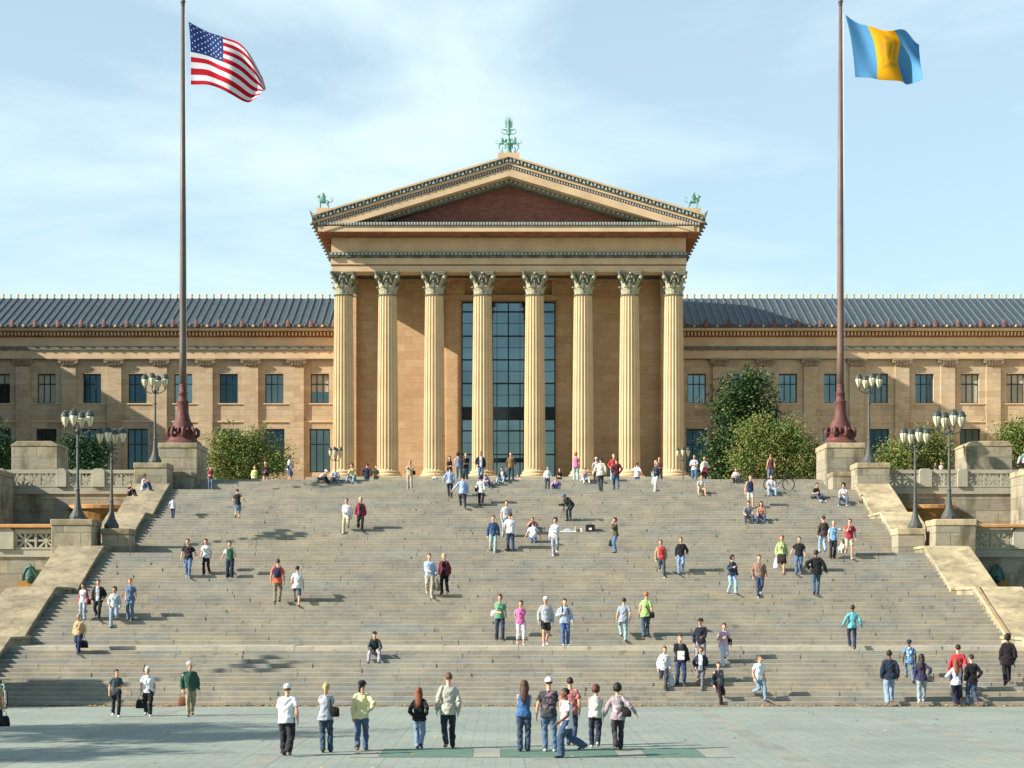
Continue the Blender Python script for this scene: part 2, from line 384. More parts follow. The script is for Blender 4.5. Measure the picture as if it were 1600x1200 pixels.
# plaza
def plaza_mat():
    m,N,L,b=mat('green_grey_pavers',.8,.3)
    g=N.new('ShaderNodeNewGeometry')
    br=N.new('ShaderNodeTexBrick'); br.inputs['Scale'].default_value=1; br.inputs['Brick Width'].default_value=.31; br.inputs['Row Height'].default_value=.31
    br.offset=0; br.inputs['Mortar Size'].default_value=.012; br.inputs['Mortar Smooth'].default_value=.3
    br.inputs['Color1'].default_value=hexc('868f85'); br.inputs['Color2'].default_value=hexc('8e968b'); br.inputs['Mortar'].default_value=hexc('7c837a')
    L.new(g.outputs['Position'],br.inputs['Vector'])
    n=N.new('ShaderNodeTexNoise'); n.inputs['Scale'].default_value=.35; n.inputs['Detail'].default_value=8; n.inputs['Roughness'].default_value=.6; L.new(g.outputs['Position'],n.inputs['Vector'])
    r=N.new('ShaderNodeValToRGB'); q=r.color_ramp.elements; q[0].position=.3; q[0].color=(.86,.86,.86,1); q[1].position=.7; q[1].color=(1.08,1.07,1.05,1)
    L.new(n.outputs['Fac'],r.inputs[0]); mx=N.new('ShaderNodeMixRGB'); mx.blend_type='MULTIPLY'; mx.inputs[0].default_value=1
    L.new(br.outputs['Color'],mx.inputs[1]); L.new(r.outputs[0],mx.inputs[2])
    n4=N.new('ShaderNodeTexNoise'); n4.inputs['Scale'].default_value=3.3; n4.inputs['Detail'].default_value=4; L.new(g.outputs['Position'],n4.inputs['Vector'])
    r4=N.new('ShaderNodeValToRGB'); q=r4.color_ramp.elements; q[0].position=.29; q[0].color=(.62,.62,.6,1); q[1].position=.37; q[1].color=(1,1,1,1); L.new(n4.outputs['Fac'],r4.inputs[0])
    m4=N.new('ShaderNodeMixRGB'); m4.blend_type='MULTIPLY'; m4.inputs[0].default_value=.8; L.new(mx.outputs[0],m4.inputs[1]); L.new(r4.outputs[0],m4.inputs[2])
    b2=N.new('ShaderNodeTexBrick'); b2.inputs['Scale'].default_value=1; b2.inputs['Brick Width'].default_value=3.1; b2.inputs['Row Height'].default_value=3.1; b2.offset=0; b2.inputs['Mortar Size'].default_value=.012
    b2.inputs['Color1'].default_value=(.95,.95,.95,1); b2.inputs['Color2'].default_value=(1.05,1.05,1.04,1); b2.inputs['Mortar'].default_value=(.8,.8,.79,1); L.new(g.outputs['Position'],b2.inputs['Vector'])
    m5=N.new('ShaderNodeMixRGB'); m5.blend_type='MULTIPLY'; m5.inputs[0].default_value=1; L.new(m4.outputs[0],m5.inputs[1]); L.new(b2.outputs['Color'],m5.inputs[2]); L.new(m5.outputs[0],b.inputs['Base Color'])
    n2=N.new('ShaderNodeTexNoise'); n2.inputs['Scale'].default_value=14; n2.inputs['Detail'].default_value=5; L.new(g.outputs['Position'],n2.inputs['Vector'])
    bp=N.new('ShaderNodeBump'); bp.inputs['Strength'].default_value=.3; bp.inputs['Distance'].default_value=.02; L.new(n2.outputs['Fac'],bp.inputs['Height']); L.new(bp.outputs[0],b.inputs['Normal'])
    return m
M['plaza']=plaza_mat()
o=MB(); o.add([(-900,-300,0),(900,-300,0),(900,1500,0),(-900,1500,0)],[(0,1,2,3)])
tag(o.build('ground',M['plaza']),'green grey paved plaza below the steps','ground',kind='structure')
M['band']=slab_mat('pale_paving_band',H('868a82','8f938a','8b8f86'),bump=.2)
M['greenband']=plain('green_paving',hexc('5a7466'),.8,.3,var=.12,scale=2)
def strips():
    mb=MB(); t=[]; rnd=random.Random(5)
    for xc in (0.45,-5.75,6.0,-11.3,11.4):
        y=-10
        while y<58.9:
            y1=min(y+2.3,58.95); mb.add([(xc-.27,y,.004),(xc+.27,y,.004),(xc+.27,y1-.02,.004),(xc-.27,y1-.02,.004)],[(0,1,2,3)]); t.append(rnd.random()); y=y1
    y0,y1=38.7,41.1
    for x in (-3.9,-1.15,2.15,4.1):
        mb.add([(x,y0,.008),(x+.62,y0,.008),(x+.62,y1,.008),(x,y1,.008)],[(0,1,2,3)]); t.append(rnd.random())
    o=mb.build('paving_bands',M['band']); set_tone(o,t); tag(o,'pale stone bands laid across the plaza paving','paving',kind='structure')
    mb=MB()
    for a,b_ in ((-3.27,-1.16),(-.52,2.14),(2.78,4.09)):
        mb.add([(a,y0+.03,.008),(b_,y0+.03,.008),(b_,y1-.03,.008),(a,y1-.03,.008)],[(0,1,2,3)])
    tag(mb.build('green_paving_strip',M['greenband']),'dark green strip of paving across the plaza','paving',kind='structure')
strips()
# fallen leaves along the foot of the steps
def litter():
    rnd=random.Random(11); mb=MB()
    for i in range(2600):
        if i<2200:
            x=rnd.uniform(-18.5,18.5); y=59-abs(rnd.gauss(0,.16))-.02; z=.012+rnd.random()*.03
        elif i<2450: x=rnd.uniform(-16,16); y=rnd.uniform(34,59); z=.012
        else:
            x=rnd.uniform(-18,18); y=rnd.uniform(59,66); z=ground(y)+.02
        s=rnd.uniform(.03,.075); a=rnd.random()*6.28; t=rnd.uniform(-.5,.5)
        c,sn=math.cos(a)*s,math.sin(a)*s
        mb.add([(x-c,y-sn,z),(x+sn*.6,y-c*.6,z+t*s*.4),(x+c,y+sn,z+.01),(x-sn*.6,y+c*.6,z-t*s*.2+.01)],[(0,1,2,3)])
    tag(mb.build('fallen_leaves',M['litter']),'dry brown leaves gathered along the lowest step','leaves',kind='stuff')
litter()
# terraces behind and beside
mb=MB(); mb.box(-900,900,TOPY+1.2,1400,-.5,TOPZ); mb.box(-900,-20.3,96.42,TOPY+1.19,-.5,TOPZ); mb.box(20.3,900,96.42,TOPY+1.19,-.5,TOPZ)

tag(mb.build('upper_terrace',M['greyplain']),'paved court above the steps','terrace',kind='structure')
# ---------------- cheek walls ----------------
SEG=[(18.6,20.9),(18.85,20.9),(18.62,20.7),(18.25,20.1),(18.5,20.4)]
NAMEP=['lowest','second lowest','middle','fourth','uppermost']
for side in (-1,1):
    sn='left' if side<0 else 'right'
    for i,(xi,xo) in enumerate(SEG):
        ya,za=FSTART[i]; yb=LANDINGS[i][0]; zb=LANDINGS[i][2]; yl=LANDINGS[i][1]
        if i==4: yl=93.45
        root=thing('stair_wall','%s sloping stone side wall on the %s edge of the steps'%(NAMEP[i],sn),'side wall',(side*(xi+xo)/2,ya,za),'side walls of the steps')
        mb=MB(); h=.33; e=.12
        mb.prism([(ya,za-.8),(yl-.01,za-.8),(yl-.01,zb+h-e),(yb+.1,zb+h-e),(ya,za+h-e)],'x',side*(xi+.06),side*(xo-.06))
        mb.build('wall_body',M['grey'],root)
        mb=MB(); ys=[ya-.03,(ya*2+yb)/3,(ya+2*yb)/3,yb+.1,yl-.02]
        zs=[za+h,za+h+(zb-za)*1/3+.01,za+h+(zb-za)*2/3+.01,zb+h,zb+h]
        for q in range(4):
            a0,a1=ys[q]+.004,ys[q+1]-.004
            if a1-a0<.2: continue
            mb.prism([(a0,zs[q]-e),(a1,zs[q+1]-e),(a1,zs[q+1]),(a0,zs[q])],'x',side*xi,side*xo)
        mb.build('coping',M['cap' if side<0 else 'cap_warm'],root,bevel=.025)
        if side>0 and i==1:
            mb=MB(); mb.prism([(ya,za+h+.01),(yb,zb+h+.01),(yb,zb+h+.07),(ya,za+h+.07)],'x',xi+.03,xi+.17)
            mb.build('edge_strip',plain('faded_tan_strip',hexc('a08766'),.8,.2),root)
# ---------------- piers with lamps ----------------
def pier(x0,x1,y0,y1,z0,z1,label,cap=.0,group='stone piers beside the steps',slope=0):
    root=thing('stone_pier',label,'pier',((x0+x1)/2,(y0+y1)/2,z0),group)
    mb=MB()
    top=.30
    mb.box(x0+.04,x1-.04,y0+.04,y1-.04,z0,z1-top); mb.build('pier_body',M['grey'],root,bevel=.03)
    mb=MB()
    if slope: mb.prism([(x0,z1-top),(x1,z1-top),(x1,z1-slope),(x1-slope*1.6,z1),(x0+slope*1.6,z1),(x0,z1-slope)],'y',y0,y1)
    else: mb.box(x0,x1,y0,y1,z1-top,z1)
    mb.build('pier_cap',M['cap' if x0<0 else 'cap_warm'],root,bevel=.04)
    return root
for s,sn in ((-1,'left'),(1,'right')):
    pier(*sorted((s*18.63,s*20.5)),93.5,95.3,8.5,11.22,'squat stone pier under the uppermost lamp post on the %s'%sn)
    pier(*sorted((s*19.35,s*21.3)),79.4,81.3,3.0,7.44,'large stone pier under the lower outer lamp post on the %s'%sn)
    pier(*sorted((s*17.85,s*19.2)),80.4,81.8,5.0,7.06,'small stone pier under the inner lamp post on the %s'%sn)
    pier(*sorted((s*19.0,s*21.6)),57.2,59.4,-.3,3.4,'large stone pier at the foot of the %s side wall'%sn)
    # flagpole pedestal
    pier(*sorted((s*17.62,s*19.85)),96.9,100.2,9.0,12.62,'tall stained stone pedestal carrying the %s flagpole'%sn,group='flagpole pedestals')
    r=thing('stone_plinth','low stone block in front of the %s flagpole pedestal'%sn,'plinth',(s*18.2,95.9,9.75),'low blocks before the pedestals')
    MB().box(s*17.7,s*18.72,95.4,96.85,9.0,10.62).build('plinth_body',M['grey'],r,bevel=.03)
    MB().box(s*17.67,s*18.75,95.37,96.88,10.62,10.87).build('plinth_cap',M['cap'],r,bevel=.03)
    # upper block and outer pier
    pier(*sorted((s*25.35,s*28.0)),96.5,99.0,10.0,12.68,'square stone block rising behind the %s upper balustrade'%sn,slope=.22,group='raised blocks on the terrace')
    pier(*sorted((s*27.15,s*31.5)),84.5,94.3,5.0,10.7,'broad stone bastion at the %s edge of the picture'%sn,group='corner bastions')
# ---------------- balustrades ----------------
def rosette(mb,cx,y,cz,w,h,t):
    # pierced panel: eight spokes and diamond between them
    for k in range(8):
        a=k*math.pi/4
        dx,dz=math.cos(a),math.sin(a)
        L_=min(w/2/max(abs(dx),1e-6),h/2/max(abs(dz),1e-6))
        th=.035
        nx,nz=-dz*th,dx*th
        r0=.05
        mb.prism([(cx+dx*r0+nx,cz+dz*r0+nz),(cx+dx*L_+nx*1.7,cz+dz*L_+nz*1.7),(cx+dx*L_-nx*1.7,cz+dz*L_-nz*1.7),(cx+dx*r0-nx,cz+dz*r0-nz)],'y',y,y+t)
    mb.loft([(cx,y-.01,cz),(cx,y+t+.01,cz)],[.11,.11],n=10)
def balustrade(s,xs,y,zb,zt,label,posts,group,rail):
    x0,x1=min(xs),max(xs)
    root=thing('balustrade',label,'balustrade',(s*(x0+x1)/2,y,zb),group)
    # posts
    for (a,b_) in posts:
        mb=MB(); c=(a+b_)/2; ww=(b_-a)/2
        mb.prism([(s*a,zb),(s*b_,zb),(s*b_,zt-.12),(s*(c+ww*.6),zt+.02),(s*(c-ww*.6),zt+.02),(s*a,zt-.12)],'y',y-.12,y+.45)
        mb.build('post',M['greyplain'],root,bevel=.02)
    cuts=sorted(posts); gaps=[]; cur=x0
    for a,b_ in cuts:
        if a-cur>.3: gaps.append((cur,a))
        cur=b_
    if x1-cur>.3: gaps.append((cur,x1))
    for a,b_ in gaps:
        w=b_-a; n=max(1,round(w/.85)); mb=MB()
        xa,xb=s*a,s*b_
        mb.box(xa,xb,y,y+.25,zt-.24,zt-.04); mb.box(xa,xb,y,y+.25,zb,zb+.1)
        pw=w/n; ph=(zt-.24)-(zb+.1)
        for k in range(n):
            cx=s*(a+pw*(k+.5)); rosette(mb,cx,y+.06,zb+.1+ph/2,pw-.08,ph,.12)
        for k in range(n+1):
            cx=s*(a+pw*k); cx=min(max(cx,min(xa,xb)+.05),max(xa,xb)-.05); mb.box(cx-.05,cx+.05,y+.03,y+.22,zb+.1,zt-.24)
        mb.build('pierced_panel',M['greyplain'],root)
    if rail:
        mb=MB(); mb.box(s*x0,s*x1,y-.25,y+.6,zt+.03,zt+.2); mb.build('top_rail',M['orange'],root,bevel=.04)
    return root
for s,sn in ((-1,'left'),(1,'right')):
    balustrade(s,(20.5,32),94.5,9.96,10.95,'upper pierced stone balustrade on the %s terrace'%sn,[(22.25,22.95),(24.35,24.9),(27.7,28.4)],'upper balustrades',False)
    balustrade(s,(21.3,32),80.5,6.08,7.05,'lower pierced stone balustrade on the %s with a tan top rail'%sn,[(23.25,24.1),(26.3,27.1)],'lower balustrades',True)
    r=thing('retaining_wall','stone retaining wall under the upper %s balustrade'%sn,'wall',(s*40,94.6,0),'retaining walls')
    mb=MB(); mb.box(s*20.5,s*60,94.62,96.4,0,9.95)
    mb.build('wall_body',M['grey'],r)
    mb=MB(); mb.box(s*20.5,s*60,94.52,94.7,9.58,9.955); mb.build('string_course',M['greyplain'],r,bevel=.02)
    r=thing('retaining_wall','stone retaining wall under the lower %s balustrade'%sn,'wall',(s*40,80.6,0),'retaining walls')
    mb=MB(); mb.box(s*21.2,s*60,80.62,94.4,-.3,6.07); mb.build('wall_body',M['grey'],r)
    mb=MB(); mb.box(s*21.2,s*60,80.53,80.7,5.72,6.075); mb.build('string_course',M['greyplain'],r,bevel=.02)
    # half round fountain basin against the upper wall
    r=thing('fountain_basin','orange rimmed half round fountain basin on the %s terrace'%sn,'fountain basin',(s*22.6,94.6,6.1),'fountain basins')
    def half(r0,z):
        return [(s*22.6+r0*1.02*math.cos(math.pi+math.pi*k/14), 94.6+r0*.8*math.sin(math.pi+math.pi*k/14)) for k in range(15)]
    mb=MB()
    for (ra,za),(rb,zb_) in zip([(1.15,6.1),(1.25,7.2),(1.38,8.0),(1.46,8.55)],[(1.25,7.2),(1.38,8.0),(1.46,8.55),(1.52,8.72)]):
        A=half(ra,za); B=half(rb,zb_); n=len(A)
        mb.add([(x,y,za) for x,y in A]+[(x,y,zb_) for x,y in B],[(i,i+1,i+1+n,i+n) for i in range(n-1)],0 if za<8 else 0)
    A=half(1.52,0); mb.add([(x,y,8.70) for x,y in A],[tuple(range(len(A)))])
    mb.build('bowl',M['rust'],r)
    mb=MB(); A=half(1.66,0); mb.prism(A,'z',8.72,8.95); mb.build('rim',M['orange'],r,bevel=.03)
    # lion spout on lower wall
    r=thing('lion_spout','green bronze lion head spout above an orange stain on the %s lower wall'%sn,'fountain spout',(s*22.5,80.55,4.8),'lion head spouts')
    mb=MB(); x=s*22.5
    mb.ell((x,80.5,4.85),(.3,.2,.38)); mb.ell((x,80.32,4.7),(.17,.24,.16)); mb.ell((x,80.46,4.98),(.2,.16,.34))
    mb.loft([(x,80.25,4.62),(x,80.02,4.58)],[.07,.06],n=8); mb.loft([(x-.34,80.5,4.6),(x-.30,80.42,4.9),(x-.12,80.4,5.2),(x,80.4,5.32),(x+.12,80.4,5.2),(x+.30,80.42,4.9),(x+.34,80.5,4.6)],[.06,.09,.1,.12,.1,.09,.06],n=6)
    mb.build('head',M['bronze_dark'],r,smooth=True)
    mb=MB(); mb.prism([(x-.75,3.9),(x+.75,3.9),(x+.55,4.55),(x+.2,4.9),(x-.2,4.9),(x-.6,4.5)],'y',80.44,80.60); mb.build('stained_slab',M['rust'],r)
    r=thing('fountain_basin','tan rimmed low stone trough below the %s lion spout'%sn,'fountain basin',(s*24,79.8,3.0),'low troughs')
    MB().box(s*22.3,s*29,78.9,80.5,2.9,3.3).build('bowl',M['rust'],r); MB().box(s*22.2,s*29.1,78.8,80.45,3.3,3.5).build('rim',M['orange'],r,bevel=.03)
# ---------------- lamp posts ----------------
def make_lamp():
    root=thing('lamp_post','x','street lamp',(0,0,0))
    mb=MB()
    mb.loft([(0,0,0),(0,0,.16)],[.37,.37],n=8); mb.lathe([(.36,.16),(.34,.22),(.27,.34),(.19,.5),(.13,.75),(.10,1.05),(.085,1.35)],n=12)
    mb.build('base',M['iron'],root)
    mb=MB(); mb.lathe([(.085,1.35),(.08,1.36),(.066,2.0),(.055,3.95)],n=10)
    mb.lathe([(.10,1.33),(.11,1.36),(.10,1.40)],n=12); mb.lathe([(.09,3.3),(.095,3.32),(.09,3.35)],n=12)
    mb.lathe([(.055,3.94),(.11,4.0),(.12,4.06),(.05,4.12),(.03,4.3)],n=10)
    mb.build('pole',M['iron'],root,smooth=True)
    for k,deg in enumerate((6,96,186,276)):
        a=R(deg); c,s_=math.cos(a),math.sin(a); r=.58 if k%2==0 else .5
        mb=MB(); pts=[(.03,3.93),(.2,3.90),(.4,3.95),(.53,4.03),(r,4.16)]
        mb.loft([(p*c,p*s_,z) for p,z in pts],[.028]*5,side=(0,0,1),n=6)
        mb.lathe([(.02,4.10),(.05,4.13),(.055,4.17),(.03,4.22)],cx=r*c,cy=r*s_,n=8)
        arm=mb.build('arm',M['irondark'],root)
        la=bpy.data.objects.new('lantern',None); COL.objects.link(la); la.parent=root; ORG[la]=Vector((0,0,0))
        cx,cy=r*c,r*s_
        mb=MB(); mb.lathe([(.05,4.2),(.10,4.30),(.17,4.48),(.195,4.60),(.19,4.68)],cx=cx,cy=cy,n=12); mb.build('lamp_glass',M['lampglass'],la,smooth=True)
        mb=MB(); mb.lathe([(.2,4.675),(.215,4.70),(.21,4.76),(.19,4.79),(.15,4.86),(.16,4.88),(.10,4.93),(.03,4.95),(.02,5.0)],cx=cx,cy=cy,n=12)
        for q in range(6):
            b_=q*math.pi/3; C,S=math.cos(b_),math.sin(b_)
            mb.loft([(cx+C*rr,cy+S*rr,z) for rr,z in ((.055,4.2),(.11,4.30),(.18,4.48),(.205,4.6),(.205,4.69))],[.009]*5,n=4)
        mb.build('lamp_cap',M['irondark'],la)
    return root
lamp0=make_lamp()
LAMPS=[(-20.3,80.5,7.44,1.03,'lamp post with four lanterns on the large left pier, next to a fountain basin'),
(-18.88,81.2,7.06,.96,'lamp post with four lanterns on the small left pier nearer the steps'),
(-19.5,94.4,11.22,.99,'tall lamp post with four lanterns just left of the flag with stars and stripes'),
(20.3,80.5,7.44,1.03,'lamp post with four lanterns on the large right pier'),
(18.88,81.2,7.06,.96,'lamp post with four lanterns on the small right pier nearer the steps'),
(19.5,94.4,11.22,.99,'tall lamp post with four lanterns just right of the blue and yellow flag pole'),
(-20.3,58.3,3.4,1.0,'lamp post on the foot pier of the left side wall'),(20.3,58.3,3.4,1.0,'lamp post on the foot pier of the right side wall')]
for i,(x,y,z,s,lb) in enumerate(LAMPS):
    o=lamp0 if i==0 else copy_tree(lamp0)
    o.location=(x,y,z); o.scale=(s,s,s); o.rotation_euler=(0,0,R(-13 if x<0 else 3))
    tag(o,lb,'street lamp','four lantern lamp posts')
for px,lb in ((524,'distant small lamp post in front of the leftmost column'),(1067,'distant small lamp post in front of the rightmost column')):
    o=copy_tree(lamp0); o.location=(X_(px,130),130,TOPZ); o.scale=(.68,.68,.97); tag(o,lb,'street lamp','distant lamp posts')
# ---------------- flagpoles ----------------
def flagpole(s,label):
    x=s*18.75; y=98.55
    root=thing('flagpole',label,'flagpole',(x,y,12.62),'flagpoles')
    mb=MB(); mb.lathe([(1.06,12.62),(1.06,12.72),(.98,12.78),(.80,12.92),(.78,13.05)],x,y,n=28)
    mb.lathe([(.78,13.05),(.66,13.25),(.60,13.6),(.55,13.9),(.42,14.02),(.45,14.08)],x,y,n=28)
    for k in range(8):
        a=k*math.pi/4+.2
        c,s_=math.cos(a),math.sin(a)
        mb.loft([(x+c*.62,y+s_*.62,13.05),(x+c*.86,y+s_*.86,13.2),(x+c*.88,y+s_*.88,13.45),(x+c*.74,y+s_*.74,13.6),(x+c*.68,y+s_*.68,13.45),(x+c*.74,y+s_*.74,13.38)],[.1,.11,.1,.09,.07,.05],n=6)
        mb.ell((x+math.cos(a+.39)*.66,y+math.sin(a+.39)*.66,13.4),(.09,.09,.2),n=8,m=6)
    mb.build('pole_base',M['redbronze'],root,smooth=True)
    mb=MB(); mb.lathe([(.44,14.06),(.40,14.12),(.33,14.5),(.31,15.0),(.36,15.08),(.36,15.12),(.27,15.16),(.26,15.55),(.31,15.6),(.22,15.64),(.21,16.05),(.22,16.1)],x,y,n=24)
    mb.build('base_collar',M['redbronze'],root,smooth=True)
    mb=MB(); mb.lathe([(.205,16.05),(.20,18),(.165,26),(.10,37.65)],x,y,n=14); mb.build('pole',M['pole' if s<0 else 'pole_red'],root,smooth=True)
    mb=MB(); mb.lathe([(.05,37.65),(.12,37.71),(.12,37.77),(.04,37.81)],x,y,n=10); mb.ell((x,y,37.93),(.15,.15,.15)); mb.build('truck_ball',M['pole'],root,smooth=True)
    mb=MB(); mb.loft([(x+.25,y-.1,14.5),(x+.2,y-.1,25),(x+.14,y-.1,37.2)],[.008]*3,n=4); mb.build('halyard',M['white'],root)
    return root
flagpole(-1,'tall flagpole with red base flying the striped and starred flag')
flagpole(1,'tall flagpole with red base flying the blue and yellow flag')
def cr(p,t):  # catmull through control points
    n=len(p)-1; u=t*n; i=min(int(u),n-1); f=u-i
    P=lambda k: Vector(p[max(0,min(n,k))])
    a,b,c,d=P(i-1),P(i),P(i+1),P(i+2)
    return .5*((2*b)+(-a+c)*f+(2*a-5*b+4*c-d)*f*f+(-a+3*b-3*c+d)*f**3)
def flag(name,label,rows,nu,nv,colf,mats,y0,wave):
    """rows: outline rows top->bottom, each a list of (px,py) hoist->fly"""
    mb=MB(); rws=[[Vector((X_(a,y0),Z_(b,y0))) for a,b in r] for r in rows]
    grid=[]
    for j in range(nv+1):
        v=j/nv; row=[]
        for i in range(nu+1):
            u=i/nu
            col=[cr([tuple(p) for p in r],u) for r in rws]
            q=cr([tuple(p) for p in col],v)
            row.append((q[0],y0+wave(u,v),q[1]))
        grid.append(row)
    for row in grid: mb.v.extend(row)
    W=nu+1
    for j in range(nv):
        for i in range(nu):
            mb.f.append((j*W+i,j*W+i+1,(j+1)*W+i+1,(j+1)*W+i)); mb.m.append(colf((i+.5)/nu,(j+.5)/nv))
    o=mb.build(name,mats,smooth=True,org=grid[0][0])
    sd=o.modifiers.new('cloth','SOLIDIFY'); sd.thickness=.012; sd.offset=0
    tag(o,label,'flag')
    return o
def cloth(name,c,rough=.85):
    m,N,L,b=mat(name,rough,.2)
    b.inputs['Base Color'].default_value=c; b.inputs['Sheen Weight'].default_value=.2
    tc=N.new('ShaderNodeTexCoord')
    n=N.new('ShaderNodeTexNoise'); n.inputs['Scale'].default_value=9; n.inputs['Detail'].default_value=3; n.inputs['Distortion'].default_value=.5
    mp=N.new('ShaderNodeMapping'); mp.inputs['Scale'].default_value=(1,1,.55); L.new(tc.outputs['Object'],mp.inputs[0]); L.new(mp.outputs[0],n.inputs['Vector'])
    bp=N.new('ShaderNodeBump'); bp.inputs['Strength'].default_value=.75; bp.inputs['Distance'].default_value=.045
    L.new(n.outputs['Fac'],bp.inputs['Height']); L.new(bp.outputs[0],b.inputs['Normal'])
    r=N.new('ShaderNodeValToRGB'); r.color_ramp.elements[0].position=.3; r.color_ramp.elements[1].position=.7
    r.color_ramp.elements[0].color=tuple(v*.88 for v in c[:3])+(1,); r.color_ramp.elements[1].color=tuple(min(1,v*1.06) for v in c[:3])+(1,)
    L.new(n.outputs['Fac'],r.inputs[0]); L.new(r.outputs[0],b.inputs['Base Color'])
    return m
def flagcloth(name,c):
    m,N,L,b=mat(name,.8,.2); b.inputs['Base Color'].default_value=c
    tr=N.new('ShaderNodeBsdfTranslucent'); tr.inputs[0].default_value=c; mx=N.new('ShaderNodeMixShader'); mx.inputs[0].default_value=.35
    out=[n for n in N if n.type=='OUTPUT_MATERIAL'][0]
    L.new(b.outputs[0],mx.inputs[1]); L.new(tr.outputs[0],mx.inputs[2]); L.new(mx.outputs[0],out.inputs[0]); return m
STARS=[]
for r_ in range(9):
    n_=6 if r_%2==0 else 5
    for k in range(n_): STARS.append(((k+.5 if r_%2==0 else k+1)/6*.4,(r_+1)/10*7/13))
def uscol(u,v):
    if u<.4 and v<7/13:
        for a,b_ in STARS:
            if ((u-a)*1.9)**2+(v-b_)**2<.0115**2*1.25: return 1
        return 2
    return 0 if int(v*13)%2==0 else 1
def wv(u,v): return .45*u*math.sin(u*8+v*2.2)+.25*u*math.sin(u*15-v*4)
flag('flag','striped red and white flag with a starred blue canton flying on the left pole',
 [[(294.5,34),(322,48),(348,58),(371,67),(392,88),(407,115)],
  [(297,62),(325,72),(350,82),(378,93),(398,112),(413,134)],
  [(298,94),(325,98),(348,110),(376,124),(396,137),(411,143)],
  [(298,132),(322,133),(342,138),(364,149),(384,156),(402,158)]],220,117,uscol,
 [flagcloth('flag_red',hexc('c01830')),flagcloth('flag_white',hexc('e2e4e8')),flagcloth('flag_blue',hexc('24407c'))],98.4,wv)
def phcol(u,v):
    if u<.35 or u>.66: return 0
    x=(u-.505)/.155; y=(v-.5)/.30
    if (x/.28)**2+(y/.5)**2<1: return 2 if abs(y)>.12 else 3
    for sx in (-.55,.55):
        if ((x-sx)/.17)**2+((y-.05)/.75)**2<1: return 3 if y<.1 else 2
    if abs(y-.85)<.09 and abs(x)<.7: return 2
    if (x/.15)**2+((y+.75)/.16)**2<1: return 3
    return 1
flag('flag','blue and yellow vertically striped flag with a faint crest flying on the right pole',
 [[(1320.5,23),(1340,35),(1361,42),(1388,50),(1415,49),(1440,64)],
  [(1328,55),(1350,66),(1371,66),(1400,66),(1420,72),(1440,80)],
  [(1333,88),(1355,98),(1376,98),(1398,92),(1420,102),(1438,105)],
  [(1336,120),(1356,122),(1376,125),(1408,127),(1422,128),(1438,128)]],90,66,phcol,
 [flagcloth('flag_azure',hexc('5f9ecb')),flagcloth('flag_gold',hexc('eeb41c')),flagcloth('crest_green',hexc('cfa42c')),flagcloth('crest_tan',hexc('d8a038'))],98.4,wv)
# ---------------- the museum ----------------
DC=160.0; PZ=15.35     # front plane of the columns, top of the podium
bld=thing('museum_building','ochre stone temple fronted museum with eight fluted columns and long tiled wings','museum',(0,DC,TOPZ))
def zc(py,d=DC): return Z_(py,d)
COLX=[-15.38,-11.27,-6.93,-2.43,2.43,6.93,11.27,15.38]
# podium and portico steps
mb=MB(); mb.box(-18.6,18.6,158.2,177,10.0,PZ); mb.build('podium',M['ochre'],bld)
mb=MB(); n=31
pts=[(158.18,10.0)]
for k in range(n):
    y=158.18-(n-k)*.36; z=TOPZ+(k)*(PZ-TOPZ)/n
    pts.insert(len(pts)-1,(y,z)) if False else None
st=[(158.18-n*.36,10.2)]
for k in range(n):
    y=158.18-(n-k)*.36; z=TOPZ+(k+1)*(PZ-TOPZ)/n-.01
    st.append((y,TOPZ+k*(PZ-TOPZ)/n-.01)); st.append((y,z))
st.append((158.18,PZ-.01)); st.append((158.18,10.2))
mb.prism(st[::-1],'x',-17,17); mb.build('portico_steps',M['greyplain'],bld)
